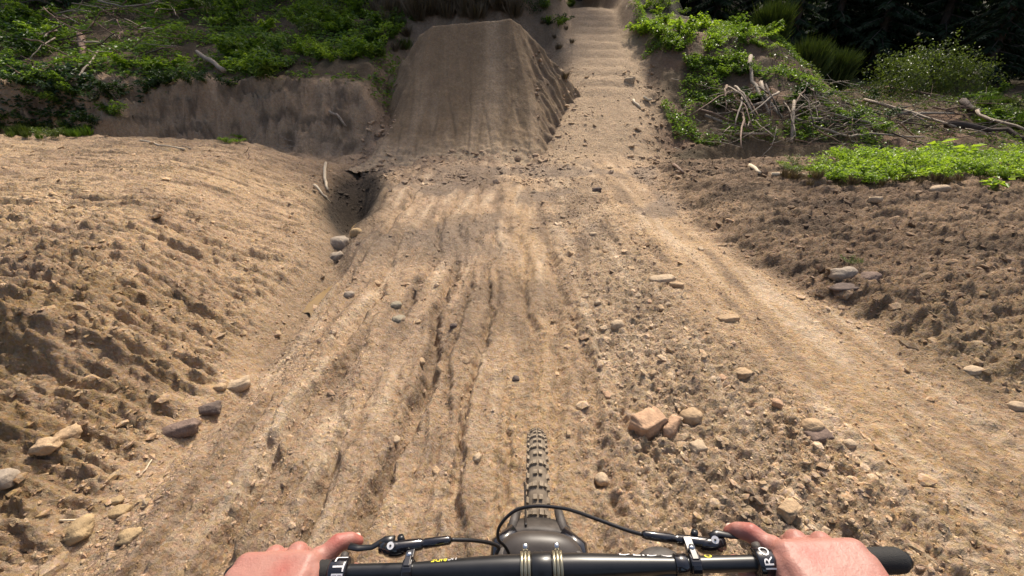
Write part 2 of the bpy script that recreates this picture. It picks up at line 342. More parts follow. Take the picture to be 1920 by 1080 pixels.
# ---------------------------------------------------------------- ground
def soil_color(x, y, z, m):
    c = np.empty(x.shape + (3,), np.float32); c[:] = (.385,.262,.156)
    n1 = fbm(x*.6, y*.6, 3, 91); n2 = fbm(x*2.2, y*2.2, 3, 92); n3 = perlin(x*5, y*1.2, 93)
    L, E, near = m['L'], m['E'], m['near']
    trk = S(-.05,.15,-L)*S(.2,-.2,x-E)
    c = mixc(c, (.335,.233,.150), trk*S(.9,.2,x)*(.55+.45*np.clip(n2,-1,1)))
    c = mixc(c, (.36,.26,.165), trk*S(.3,.8,x+.25*n2)*S(1.7,1.1,x+.3*n1)*.75)
    c = mixc(c, (.415,.28,.155), trk*np.clip(gs((x-.12-.1*m['w1'])/.2) + gs((x-(1.9+.06*(2.5-y)))/.4), 0, 1)*.8)
    sk = perlin(x*6.5+.4*n1, y*.55, 97) + .6*perlin(x*15, y*1.6, 98) + .25*n2
    c = mixc(c, (.20,.138,.09), trk*S(.1,.7,sk)*(.5+.35*S(1.5,3,y)))
    c = mixc(c, (.50,.37,.245), trk*S(-.15,-.7,sk)*.75)
    c = mixc(c, (.20,.14,.092), S(.1,.55,fbm(x*.9, y*.55, 3, 99))*trk*(.12+.58*S(1.6,3.2,y))*(1-.6*gs((x-1.9)/.4)))
    c = mixc(c, (.44,.30,.17), S(0,.3,L)*near*S(-.3,.5,n1)*.8)
    c = mixc(c, (.22,.15,.092), S(.1,.5,L)*near*S(.1,.6,perlin(x*.7, y*8-x*.2, 94)+.5*perlin(x*1.5, y*19, 90)+.3*n2)*.7)
    c = mixc(c, (.25,.165,.085), S(0,.3,L)*near*S(3.6,1.9,y)*(.6+.4*np.clip(n2*1.5,-1,1)))
    c = mixc(c, (.30,.20,.125), S(0,.3,L)*near*S(.05,.5,perlin(x*1.2, y*6+x*1.6, 96))*.6)
    c = mixc(c, (.26,.185,.12), gs((x-m['G'])/.28)*near*S(1.8,3.2,y)*.7)
    c = mixc(c, (.21,.155,.11), trk*S(.05,.5,fbm(x*1.1+3, y*.8, 3, 86))*S(3,4.5,y)*.8)
    c = mixc(c, (.155,.11,.078), trk*gs((x+.75+.3*n1)/.75)*gs((y-7.6+.5*n2)/.9)*.85)
    rs = S(-.12,.22,x-E+.18*n2)*S(9.8,9.0,m['yy'])
    c = mixc(c, (.118,.076,.048), rs*np.clip(.78+.3*n1,0,1))
    c = mixc(c, (.27,.18,.108), rs*S(.15,.6,n2+.6*perlin(x*.9, y*3.5, 88))*.45)
    c = mixc(c, (.085,.058,.038), rs*S(.1,.6,perlin(x*.8+4, y*2.4, 87))*.7)
    c = mixc(c, (.34,.24,.135), rs*S(3.2,1.6,y)*.8)
    hill = 1-near
    tr = m['wt']
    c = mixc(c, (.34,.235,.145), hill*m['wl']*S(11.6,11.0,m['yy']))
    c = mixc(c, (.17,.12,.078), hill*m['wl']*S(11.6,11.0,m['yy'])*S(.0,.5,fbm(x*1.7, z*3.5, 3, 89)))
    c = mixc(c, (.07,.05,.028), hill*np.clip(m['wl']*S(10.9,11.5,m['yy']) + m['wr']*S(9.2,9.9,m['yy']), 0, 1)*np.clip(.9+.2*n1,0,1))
    c = mixc(c, (.17,.105,.065), hill*m['wr']*S(.05,.4,perlin(x*.7+2, y*.7, 95)))
    c = mixc(c, (.19,.13,.082), hill*(1-m['wl'])*(1-m['wr'])*(1-tr)*S(9.5,12,y))
    c = mixc(c, (.37,.26,.16), hill*tr)
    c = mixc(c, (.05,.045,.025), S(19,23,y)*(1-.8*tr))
    c = mixc(c, (.050,.037,.026), np.clip(gs((x-m['G']-.05)/.42)*gs((y-6.7)/1.6)*2.0,0,1))                        # wet mud in the hollow
    c = mixc(c, (.25,.17,.11), (1-m['wl'])*S(8.0,9.4,y)*S(1.1,.3,x)*.7)
    return c
ys = [-2.5]
while ys[-1] < 130:
    d = math.sqrt(ys[-1]**2 + 1.2**2); st = .0052*d if ys[-1] > .55 else .03
    if ys[-1] > 22: st *= 1 + (ys[-1]-22)*.12
    ys.append(ys[-1]+st)
ys = np.array(ys); tin = np.arange(-1.36, 1.3601, .0052)
tout = 1.36*np.cumprod(np.full(34, 1.03)) 
ts = np.concatenate([-tout[::-1], tin, tout])
TT, YY = np.meshgrid(ts, ys); XX = TT*(.9*np.sqrt(YY**2+1.1**2)+.45)
zb, mk = H(XX, YY, True); dzz = detail(XX, YY, zb, mk); ZZ = zb+dzz
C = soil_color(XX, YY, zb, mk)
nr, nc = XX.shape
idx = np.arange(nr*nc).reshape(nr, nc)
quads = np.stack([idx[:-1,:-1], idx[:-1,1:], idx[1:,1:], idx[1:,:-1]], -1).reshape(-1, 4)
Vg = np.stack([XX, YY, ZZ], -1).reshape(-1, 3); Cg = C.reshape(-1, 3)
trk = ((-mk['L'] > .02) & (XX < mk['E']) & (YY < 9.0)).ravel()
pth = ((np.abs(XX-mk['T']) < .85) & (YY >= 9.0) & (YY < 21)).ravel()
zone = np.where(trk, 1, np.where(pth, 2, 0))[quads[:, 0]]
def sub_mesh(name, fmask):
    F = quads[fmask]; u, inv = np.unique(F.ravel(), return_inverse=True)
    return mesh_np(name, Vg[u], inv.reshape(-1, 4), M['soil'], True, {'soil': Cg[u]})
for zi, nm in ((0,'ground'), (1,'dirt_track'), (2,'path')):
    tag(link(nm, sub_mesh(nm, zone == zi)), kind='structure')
# the jump
gx = np.arange(-6, 4.0, .028); gy = np.arange(8.4, 15.5, .028)
JX, JY = np.meshgrid(gx, gy); JZ = J(JX, JY); JH, jm = H(JX, JY, True)
keep = JZ > JH - .30
idj = np.arange(JX.size).reshape(JX.shape)
jq = np.stack([idj[:-1,:-1], idj[:-1,1:], idj[1:,1:], idj[1:,:-1]], -1).reshape(-1, 4)
kf = keep.ravel()[jq].all(1)
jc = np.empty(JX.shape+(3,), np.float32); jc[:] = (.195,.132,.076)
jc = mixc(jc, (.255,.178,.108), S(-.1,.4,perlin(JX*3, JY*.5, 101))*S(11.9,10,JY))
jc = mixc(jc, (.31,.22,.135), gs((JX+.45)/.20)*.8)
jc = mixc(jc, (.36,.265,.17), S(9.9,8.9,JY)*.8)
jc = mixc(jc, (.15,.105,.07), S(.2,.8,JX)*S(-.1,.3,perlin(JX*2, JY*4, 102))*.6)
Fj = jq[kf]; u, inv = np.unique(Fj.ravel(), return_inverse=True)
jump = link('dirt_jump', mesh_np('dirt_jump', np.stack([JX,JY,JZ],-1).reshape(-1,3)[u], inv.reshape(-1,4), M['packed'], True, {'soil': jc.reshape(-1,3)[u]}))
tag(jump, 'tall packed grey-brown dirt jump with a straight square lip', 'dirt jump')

# height lookup from the built grids, and sight lines onto the terrain
def _bil(Zt, fi, fj):
    i = np.clip(np.floor(fi).astype(int), 0, Zt.shape[0]-2); j = np.clip(np.floor(fj).astype(int), 0, Zt.shape[1]-2); a = np.clip(fi-i,0,1); c = np.clip(fj-j,0,1)
    return (Zt[i,j]*(1-c)+Zt[i,j+1]*c)*(1-a) + (Zt[i+1,j]*(1-c)+Zt[i+1,j+1]*c)*a
def SURF(x, y):
    x = np.asarray(x, float); y = np.asarray(y, float)
    z = _bil(ZZ, np.interp(y, ys, np.arange(len(ys))), np.interp(x/(.9*np.sqrt(y**2+1.1**2)+.45), ts, np.arange(len(ts))))
    inj = (x > -5.9) & (x < 3.9) & (y > 8.45) & (y < 15.4)
    return np.where(inj, np.maximum(z, _bil(JZ, (y-gy[0])/.028, (x-gx[0])/.028)), z)
def ground_z(x, y): return float(SURF(np.array([x]), np.array([y]))[0])
_ts = np.concatenate([np.linspace(.6, 6, 400), np.linspace(6.02, 45, 1600)])
def ray(px, py):
    d = (cam_pt(px, py, 1.0) - CAM); k = 1/d.y if d.y > .2 else 1/max(d.length, .1)
    t = _ts*k; X = CAM.x + d.x*t; Y = CAM.y + d.y*t; Z = CAM.z + d.z*t
    b = Z < SURF(X, Y); i = int(np.argmax(b)) if b.any() else len(t)-1
    return Vector((X[i], Y[i], ground_z(X[i], Y[i])))

# puddle in the gully
def puddle(cx, cy, rx, ry, z, rot, nm, lab):
    n = 40; v = [(cx, cy, z)]; 
    for k in range(n):
        a = 2*math.pi*k/n; r = 1+.25*math.sin(3*a+cx)+.12*math.sin(5*a)
        px, py = rx*r*math.cos(a), ry*r*math.sin(a)
        v.append((cx+px*math.cos(rot)-py*math.sin(rot), cy+px*math.sin(rot)+py*math.cos(rot), z))
    me = bpy.data.meshes.new(nm); me.from_pydata(v, [], [(0, 1+k, 1+(k+1) % n) for k in range(n)]); me.materials.append(M['water'])
    return tag(link(nm, me), kind='structure')
pz = ground_z(-1.74, 3.5)
puddle(-1.76, 3.60, .15, .55, float(SURF(xg(np.linspace(3.1,4.0,60))-.0, np.linspace(3.1,4.0,60)).min())+.03, .14, 'puddle_water', '')

def octa():
    return np.array([(1,0,0),(0,1,0),(-1,0,0),(0,-1,0),(0,0,1),(0,0,-1)], float), np.array([(0,1,4),(1,2,4),(2,3,4),(3,0,4),(1,0,5),(2,1,5),(3,2,5),(0,3,5)])
puddle(float(xg(6.5)), 6.5, .18, .45, float(SURF(xg(np.linspace(6,7,40)), np.linspace(6,7,40)).min())+.04, .3, 'puddle_water', '')
# ---------------------------------------------------------------- clods and crumbs: nobody could count them
def ico(sub=1):
    bm = bmesh.new(); bmesh.ops.create_icosphere(bm, subdivisions=sub, radius=1)
    v = np.array([x.co[:] for x in bm.verts]); f = np.array([[q.index for q in p.verts] for p in bm.faces]); bm.free(); return v, f
IV, IF = ico(1)
def scatter(name, X, Y, size, dark=1.0, label='', flat=.6, small=False):
    IV, IF = octa() if small else (globals()['IV'], globals()['IF']); nv = len(IV)
    Z = SURF(X, Y); n = len(X)
    V = np.repeat(IV[None], n, 0) * (1 + .38*RNG.uniform(-1, 1, (n, nv, 1)))
    V = V * RNG.uniform(.65, 1.35, (n, 1, 3)) * np.array([1, 1, flat])
    a = RNG.uniform(0, 2*math.pi, n); ca, sa = np.cos(a)[:, None], np.sin(a)[:, None]
    tl = RNG.uniform(-.5, .5, (n, 1))
    x0 = V[..., 0]*ca - V[..., 1]*sa; y0 = V[..., 0]*sa + V[..., 1]*ca; z0 = V[..., 2] + tl*x0
    P = np.stack([x0, y0, z0], -1)*size[:, None, None] + np.stack([X, Y, Z+size*.02], -1)[:, None]
    zz, mm = H(X, Y, True); cc = soil_color(X, Y, zz, mm) * RNG.uniform(.8, 1.2, (n, 1)).astype(np.float32)*dark*np.float32(1.12)
    F = (IF[None] + (np.arange(n)*nv)[:, None, None]).reshape(-1, 3)
    me = mesh_np(name, P.reshape(-1, 3), F, M['clod'], False, {'soil': np.repeat(cc, nv, 0)})
    return tag(link(name, me), label, 'rubble', kind='stuff')
def pick(n, x0, x1, y0, y1, dens):
    X = RNG.uniform(x0, x1, n*4); Y = y0*(y1/y0)**RNG.uniform(0, 1, n*4)
    k = RNG.uniform(0, 1, n*4) < dens(X, Y); return X[k][:n], Y[k][:n]
def d_track(x, y):
    cl = S(-.1,.5,fbm(x*1.6, y*1.1, 3, 111))
    inn = (x > xg(y)+.05) & (x < xr(y)+.2)
    return inn*(.10 + .75*S(.3,.7,x)*S(1.85,1.3,x) + .25*S(-.2,-1.2,x))*(.15+.85*cl)
X_, Y_ = pick(11000, -1.9, 3.0, .75, 9.5, d_track); sz = .0045*RNG.pareto(2.2, len(X_))+.0045; sz = np.minimum(sz, .030)*(.75+.10*Y_)
scatter('loose_clods', X_, Y_, sz, 1.0, 'loose crumbs and clods of tan earth scattered over the track')
d_left = lambda x, y: (x < xg(y)+.1)*(.2+.8*S(-.1,.4,fbm(x*1.4, y*1.4, 3, 112)))*(.3+.7*S(5,2.5,y))
X_, Y_ = pick(4500, -8, -1.3, .75, 8.5, d_left); sz = np.minimum(.006*RNG.pareto(2.0, len(X_))+.006, .045)*(.75+.06*Y_)
scatter('bank_clods', X_, Y_, sz, .95, 'clods of ochre earth lying on the sunlit bank left of the gully')
d_right = lambda x, y: (x > xr(y)-.1)*(.35+.65*S(-.2,.4,fbm(x*1.3, y*1.3, 3, 113)))
X_, Y_ = pick(6000, 2.0, 11, 1.0, 9.6, d_right); sz = np.minimum(.009*RNG.pareto(2.0, len(X_))+.008, .055)*(.7+.06*Y_)
scatter('dark_clods', X_, Y_, sz, .95, 'rough dark brown clods covering the soil right of the track')
d_foot = lambda x, y: (.25+.75*S(-.1,.4,fbm(x*1.5, y*1.5, 3, 114)))*np.where(np.abs(x-xt(y)) < .6, .25, 1)
X_, Y_ = pick(3500, -3.4, 4.2, 7.0, 13.5, d_foot); X_, Y_ = X_[(X_ > .5) | (Y_ < 9.4) | (X_ < -2.6)], Y_[(X_ > .5) | (Y_ < 9.4) | (X_ < -2.6)]
scatter('foot_rubble', X_, Y_, np.minimum(.016*RNG.pareto(2.2, len(X_))+.012, .07), 1.05, 'pale rubble along the foot of the jump and the trail edges')
X_, Y_ = pick(30000, -1.9, 3.2, .7, 7.5, lambda x, y: (x > xg(y)-.1)*(x < xr(y)+.2)*(.25+.75*S(-.25,.35,fbm(x*2.6, y*1.5, 3, 115)))*(.35+.65*S(.2,.7,x)*S(2.0,1.4,x)+.3*S(-.1,-1,x)))
scatter('crumbs', X_, Y_, np.minimum(.0026*RNG.pareto(2.4, len(X_))+.0026, .010)*(.8+.16*Y_), 1.05, 'fine crumbs of tan earth strewn over the whole track', .65, True)
X_, Y_ = pick(14000, -6, -1.3, .7, 8, lambda x, y: (x < xg(y)+.1)*(.3+.7*S(-.2,.3,fbm(x*2.2, y*3, 3, 116))))
scatter('bank_crumbs', X_, Y_, np.minimum(.0032*RNG.pareto(2.4, len(X_))+.0032, .014)*(.8+.14*Y_), 1.0, 'fine crumbs of ochre earth on the left bank', .65, True)
X_, Y_ = pick(14000, 2.0, 9, .9, 9.5, lambda x, y: (x > xr(y)-.2)*(.4+.6*S(-.2,.3,fbm(x*2.2, y*2.2, 3, 117))))
scatter('soil_crumbs', X_, Y_, np.minimum(.0045*RNG.pareto(2.2, len(X_))+.004, .02)*(.8+.12*Y_), 1.1, 'fine crumbs and chips over the dark soil at right', .65, True)

# ---------------------------------------------------------------- stones one can point at
SV, SF = ico(3)
def stone(px, py, w, mat, label, asp=(1,.8,.65), ang=0, rough=.16, blocky=0, seed=0, sink=.25, name='stone'):
    p = ray(px, py); dep = (p-CAM).dot(Vector((0, math.cos(PITCH), -math.sin(PITCH)))); r = w*.5*dep/FPX
    v = SV.copy()
    blocky = blocky+.22
    if blocky: v = np.sign(v)*np.abs(v)**(1-blocky); v = v/np.abs(v).max()
    rough = rough*1.7
    nzz = perlin(SV[:,0]*1.3+seed*3.1, SV[:,1]*1.3+SV[:,2]*1.7, 200+seed)*rough + perlin(SV[:,0]*3+SV[:,2]*2.2, SV[:,1]*3+seed, 300+seed)*rough*.35
    v = v*(1+nzz)[:, None]*np.array(asp)*r
    ca, sa = math.cos(ang), math.sin(ang)
    v = np.stack([v[:,0]*ca-v[:,1]*sa, v[:,0]*sa+v[:,1]*ca, v[:,2]+.12*v[:,0]], -1)
    o = link(name, mesh_np(name, v, SF, M[mat], True), None, (p.x, p.y, p.z + r*asp[2]*(1-2*sink)*.22))
    return tag(o, label, 'stone', 'stones lying about the track')
STONES = [
 (1295,785,38,'st_tan','smooth round tan stone right of the pink block',(1,.9,.8),0,.08,0,.2),
 (1213,803,58,'st_pink','big blocky pinkish stone half sunk in the track',(1,.75,.7),.5,.14,.45,.3),
 (1258,808,50,'st_pink','narrow orange-tan slab leaning against the pink block',(1,.4,.6),.9,.12,.4,.25),
 (1305,849,28,'st_pale','small pale angular stone below the smooth round tan one',(1,.9,.8),.3,.16,.35,.2),
 (1522,803,38,'st_tan','rounded tan stone resting on a dark stone at right',(1,.8,.7),0,.1,0,.05),
 (1532,822,44,'st_purple','dark purple stone under the rounded tan stone at right',(1,.7,.45),.2,.14,.2,.3),
 (1592,833,22,'st_pale','small whitish stone right of the dark purple one',(1,.8,.6),.1,.12,0,.2),
 (1580,519,44,'st_grey','pale grey rounded rock in the dark soil at right',(1,.7,.6),0,.1,0,.2),
 (1628,524,34,'st_purple','purple-brown rock beside the pale grey rock',(1,.8,.6),.3,.16,.1,.25),
 (1590,543,60,'st_dark','low dark flat rock in front of the pale grey rock',(1,.6,.28),0,.16,.1,.3),
 (637,462,34,'st_grey','grey-white stone wedged in the gully beside the puddle',(1,.9,.9),.2,.12,.2,.15),
 (632,483,26,'st_grey','smaller grey stone just below the grey-white gully stone',(1,.8,.7),.7,.14,.1,.2),
 (668,440,24,'st_yellow','round cream stone on the gully rim above the puddle',(1,.8,.9),0,.07,0,.1),
 (448,728,42,'st_pale','pale flat stone at the foot of the left bank',(1,.6,.5),.5,.12,.2,.2),
 (414,731,22,'st_tan','small tan stone left of the pale flat stone',(1,.8,.7),0,.12,0,.2),
 (340,815,66,'st_purple','long purple-grey rock at the foot of the left bank',(1,.5,.45),.4,.16,.1,.25),
 (392,771,42,'st_dark','dark mossy lump between purple-grey rock and pale flat stone',(1,.7,.5),.3,.2,0,.25),
 (226,966,36,'st_yellow','flat yellow stone near the lower left corner',(1,.7,.4),0,.1,.2,.2),
 (218,941,26,'st_yellow','little yellow stone above the flat yellow one',(1,.7,.5),.2,.12,0,.2),
 (14,912,46,'st_grey','smooth grey rock cut off by the left edge',(1,.8,.7),.1,.1,.1,.25),
 (88,838,42,'st_tan','tan lump jutting from the left bank above its shadow',(1,.8,.6),.3,.18,.1,.1),
 (128,818,40,'st_tan','second tan lump further right on the left bank',(1,.8,.6),.8,.18,.1,.15),
 (150,1006,56,'st_yellow','large crumbly cream clod at the lower left',(1,.8,.5),.5,.22,0,.2),
 (247,1012,38,'st_yellow','ochre clod right of the large cream one at lower left',(1,.8,.55),.2,.22,0,.15),
 (1760,357,36,'st_pale','pale oblong stone in front of the bright leaves',(1,.5,.4),0,.08,0,.1),
 (1904,764,26,'st_pale','pale stone close to the right edge of the picture',(1,.8,.7),0,.1,0,.2),
 (1822,699,34,'st_pale','flat pale stone in brown soil at the right',(1,.6,.4),.1,.1,0,.25),
 (967,712,14,'st_dark','small dark pebble alone in the middle of the track',(1,.9,.8),0,.1,0,.1),
 (1119,359,17,'st_dark','dark stone at the foot of the trail',(1,.8,.7),0,.15,.2,.1),
 (747,602,28,'st_green','pale greenish pebble in the left rills of the track',(1,.8,.6),0,.1,0,.2),
 (742,574,22,'st_green','grey-green pebble just above the pale greenish one',(1,.8,.6),.4,.12,0,.2),
 (655,556,20,'st_grey','little grey stone near the lower end of the puddle',(1,.8,.8),.3,.12,0,.1),
 (1156,612,26,'st_pale','round pale stone in the loose clods right of centre',(1,.8,.7),.2,.1,0,.15),
 (1240,527,44,'st_pale','broad flat pale slab in the loose clods',(1,.6,.35),.1,.12,.3,.2),
 (1268,538,26,'st_tan','narrow tan slab touching the broad flat slab',(1,.5,.4),-.5,.12,.3,.2),
 (1127,905,26,'st_pale','cream clod low on the track right of the tyre',(1,.9,.7),0,.14,0,.2),
 (1393,703,28,'st_tan','tan stone in loose clods far right of the tyre',(1,.8,.6),0,.15,.2,.2),
 (1365,600,40,'st_tan','long flat tan stone at the smooth strip edge',(1,.5,.4),0,.1,.2,.25),
 (1475,965,40,'st_tan','wedge of tan stone just above the right hand',(1,.7,.5),.6,.16,.4,.25),
 (1640,378,22,'st_pale','cream wood-like stone chip among the dark clods',(1,.5,.5),-.6,.1,.2,.1),
 (1180,153,20,'st_pale','white stone on the right edge of the climbing trail',(1,.7,.6),0,.1,.2,.1),
 (850,612,14,'st_dark','tiny dark pebble in the left half of the track',(1,.8,.7),0,.1,0,.15),
]
for i, a in enumerate(STONES): stone(*a[:5], asp=a[5], ang=a[6], rough=a[7], blocky=a[8], sink=a[9], seed=i)
# minor stones of the loose strip, each its own
for i in range(26):
    px = random.uniform(1040, 1480) if i < 20 else random.uniform(660, 900); py = random.uniform(430, 930)
    if px > 1040 + (py-300)*1.15: px -= 150
    stone(px, py, random.uniform(10, 17)*(.6+py/1400), random.choice(['st_tan','st_tan','st_pale','st_pink']), 'small plain stone, one of many bedded in the loose track surface',
          (1, random.uniform(.6,.9), random.uniform(.45,.75)), random.uniform(0,3), .15, random.uniform(0,.3), 50+i, .25)

# ---------------------------------------------------------------- sticks and branches
def stick_mesh(pts, r0, r1, mat, name, n=6):
    b = MB(); P = [Vector(p) for p in pts]; k = len(P)
    Q = []
    for i in range(k-1):
        for s in range(3): Q.append(P[i].lerp(P[i+1], s/3))
    Q.append(P[-1]); rr = [(r0+(r1-r0)*i/(len(Q)-1))*random.uniform(.85,1.15) for i in range(len(Q))]
    Q = [q + Vector((random.gauss(0,1), random.gauss(0,1), random.gauss(0,1)))*r0*.35 for q in Q]
    b.tube(Q, rr, n); return b
def stick(pix, w0, w1, mat, label, lift=.03, name='stick', cat='stick', grp='loose sticks and branches'):
    P = [ray(*p) for p in pix]
    ref = P[0]; far = max((p-CAM).length for p in P); base = []
    for i, p in enumerate(P):
        l = lift[i] if hasattr(lift, '__len__') else lift
        d = (p-CAM); k = 1 - l/max(.25, -d.normalized().z*d.length+l+.4)*0   # keep the point, raise it
        base.append(p + Vector((0, -l*.6, l)))
    dep = sum((p-CAM).dot(Vector((0, math.cos(PITCH), -math.sin(PITCH)))) for p in base)/len(base)
    o0 = base[0].copy(); b = stick_mesh([q-o0 for q in base], w0*.5*dep/FPX, w1*.5*dep/FPX, mat, name)
    o = b.build(name, M[mat], None, True, loc=o0); return tag(o, label, cat, grp)
NS = 'wood_pale'; WB = 'wood_brown'; WW = 'wood_white'; WD = 'wood_dark'
STICKS = [
 ([(1401,119),(1404,162),(1427,197),(1439,223)], 7,5,NS,'thick pale bent branch slanting down into the brush pile',[.15,.12,.1,.1]),
 ([(1419,166),(1434,196),(1460,231)], 7,5,NS,'thick pale branch close beside the bent one in the brush pile',.12),
 ([(1473,214),(1480,274)], 6,5,NS,'short thick upright branch at the front of the brush pile',[.3,.05]),
 ([(1307,210),(1388,240)], 6,4,WB,'upper of two parallel brown sticks left of the brush pile',.08),
 ([(1319,222),(1386,246)], 5,4,NS,'lower of two parallel sticks left of the brush pile',.06),
 ([(1374,260),(1432,261)], 5,4,NS,'short level pale stick under the brush pile over the pit',.1),
 ([(1480,227),(1535,249),(1588,264),(1622,258),(1727,263)], 6,3,NS,'long sagging pale branch along the foot of the brush pile',.08),
 ([(1612,196),(1700,222),(1784,249)], 6,4,NS,'long straight grey branch pointing down right of the brush pile',.14),
 ([(1646,171),(1766,190)], 7,5,WB,'brown branch lying under the leafy shrub at right',.12),
 ([(1669,221),(1785,222)], 6,4,NS,'level pale branch crossing the dark hollow at right',.12),
 ([(1500,210),(1623,242)], 5,3,NS,'thin pale branch slanting over the brush pile centre',.12),
 ([(1519,154),(1573,179)], 5,3,NS,'thin pale stick on the green slope above the brush pile',.06),
 ([(1477,146),(1525,167)], 5,4,WB,'brown stick at the lower edge of the bare earth patch',.05),
 ([(1404,136),(1481,138)], 6,4,NS,'level pale stick lying across the bare earth patch',.05),
 ([(1388,212),(1427,200)], 6,5,NS,'pale stick stub left of the thick branches',.08),
 ([(1511,231),(1541,234)], 5,4,WW,'short whitish stick in the middle of the brush pile',.12),
 ([(1812,226),(1836,240),(1914,263)], 6,4,NS,'knotty pale branch on the dark log at far right',.22),
 ([(1792,199),(1820,220),(1852,233)], 11,8,WD,'thick dark broken log leaning at far right',.15),
 ([(1770,242),(1850,252),(1935,272)], 14,10,WD,'long dark rotten log lying along the far right',.1),
 ([(1372,56),(1381,78)], 4,3,WW,'short white stick standing on the green mound',[.1,.02]),
 ([(1500,96),(1547,107)], 5,3,NS,'pale stick at the right tip of the green mound',.05),
 ([(1446,331),(1520,331)], 7,4,WW,'cream stick lying in front of the bright leaves',.02),
 ([(1405,314),(1424,329)], 8,5,WW,'fat cream wood chip left of the cream stick',.02),
 ([(1565,147),(1584,128)], 6,4,NS,'short pale stub sticking up behind the brush pile',.1),
 ([(1262,312),(1281,327)], 6,4,WB,'brown stick at the right edge of the track',.02),
 ([(612,313),(611,340),(616,362)], 6,4,WW,'white stick standing upright in the gully',[.06,.04,.02]),
 ([(590,350),(606,369),(619,379)], 6,4,WW,'white curved stick leaning over the gully edge',[.04,.03,.01]),
 ([(200,170),(222,190),(241,206)], 3,2,NS,'thin curved pale twig on the shaded left bank',.03),
 ([(378,110),(402,128),(427,147)], 6,10,NS,'pale split plank end sticking out of the left bank weeds',.15),
 ([(156,76),(157,112)], 12,10,WB,'short upright brown stump in the left brush pile',[.1,.02]),
 ([(149,158),(172,128),(190,102)], 4,3,NS,'thin pale stick leaning below the left brush pile',.08),
 ([(196,17),(240,28),(300,20),(322,2)], 4,2,NS,'long thin arched branch on top of the left brush pile',.2),
 ([(264,266),(300,274),(350,284)], 4,3,WW,'pale twig lying on the crest of the sunlit bank',.02),
 ([(160,91),(196,92)], 4,3,WW,'straight whitish stick beside the short upright stump',.15),
 ([(618,213),(634,228),(651,243)], 6,4,NS,'pale stick stuck in the shaded bank beside the jump',.04),
 ([(115,978),(160,973)], 5,3,WW,'short white twig on the bank at lower left',.01),
 ([(272,893),(292,868)], 4,2,WW,'thin white root end at the left edge of the track',.01),
 ([(1205,186),(1222,192)], 6,4,WW,'white splinter on the right edge of the trail',.03),
 ([(1185,190),(1200,204)], 6,4,WW,'left one of the white splinters beside the trail',.03),
]
for s in STICKS: stick(*s)
def brush(n, x0, x1, y0, y1, mats, label, grp, lmin=.35, lmax=1.3, r=.009, lift=.25, ang=None):
    for i in range(n):
        p = ray(random.uniform(x0, x1), random.uniform(y0, y1)); L = random.uniform(lmin, lmax)
        a = random.uniform(0, 2*math.pi) if ang is None else random.gauss(ang, .5); el = random.gauss(-.05, .28)
        d = Vector((math.cos(a)*math.cos(el), math.sin(a)*math.cos(el)*.7, math.sin(el)))
        s = Vector((random.gauss(0,1), random.gauss(0,1), random.gauss(0,1)))*L*.07
        c = p + Vector((0, -.1, random.uniform(.03, lift)))
        pts = [d*(-L/2), s, d*(L/2)]; rr = r*random.uniform(.6, 1.7)
        b = stick_mesh(pts, rr, rr*.55, None, 'branch', 5)
        if random.random() < .45:
            q = s*.6 + d*L*.1; e = (d + Vector((random.gauss(0,.5), random.gauss(0,.5), random.gauss(0,.5)))).normalized()
            b.tube([q, q+e*L*.18, q+e*L*.3+s], [rr*.6, rr*.45, rr*.3], 5)
        tag(b.build('branch', M[random.choice(mats)], None, True, loc=c), label, 'branch', grp)
brush(62, 70, 335, 22, 120, [WB,WB,WB,WD,NS], 'brown dead branch tangled in the brush pile on the left bank', 'branches of the left brush pile', .4, 1.5, .013, .5)
# roots fanning down out of the undercut
for i in range(16):
    x0, y0 = random.uniform(1345, 1545), random.uniform(165, 215); a_ = random.uniform(-1.0, 1.0); L_ = random.uniform(45, 95)
    stick([(x0, y0), (x0 + math.sin(a_)*L_*.5 + random.uniform(-6,6), y0 + math.cos(a_)*L_*.45), (x0 + math.sin(a_)*L_*1.1, y0 + math.cos(a_)*L_)], random.uniform(3,6), 2,
          random.choice([NS,WB,WB,WD]), 'bare root fanning down from the undercut edge of the green mound', [.10, .28, .22], 'root', 'root', 'roots under the green mound')
brush(14, 0, 120, 60, 150, [WB,WD], 'dark dead branch left of the left brush pile', 'dead branches at the left edge', .3, 1.0, .010, .3)
brush(120, 1325, 1600, 175, 285, [NS,NS,NS,WD,WB], 'dead branch tangled in the brush pile right of the trail', 'branches of the right brush pile', .3, 1.3, .008, .4)
brush(26, 1560, 1800, 205, 275, [NS,WB,WD], 'long dead branch in the low tangle behind the bright leaves', 'branches behind the bright leaves', .6, 2.0, .011, .2, .1)
brush(34, 1640, 1925, 185, 270, [WD,WB,WD,NS], 'dark dead branch in the hollow at far right', 'dark branches at far right', .4, 1.5, .012, .25, -.3)
brush(20, 1180, 1340, 150, 300, [WW,NS,WB], 'small pale splinter of wood along the right edge of the trail', 'splinters beside the trail', .08, .3, .008, .04)
brush(10, 330, 560, 262, 310, [NS,WB], 'small twig on the crest of the sunlit bank', 'twigs on the bank crest', .12, .4, .006, .03)

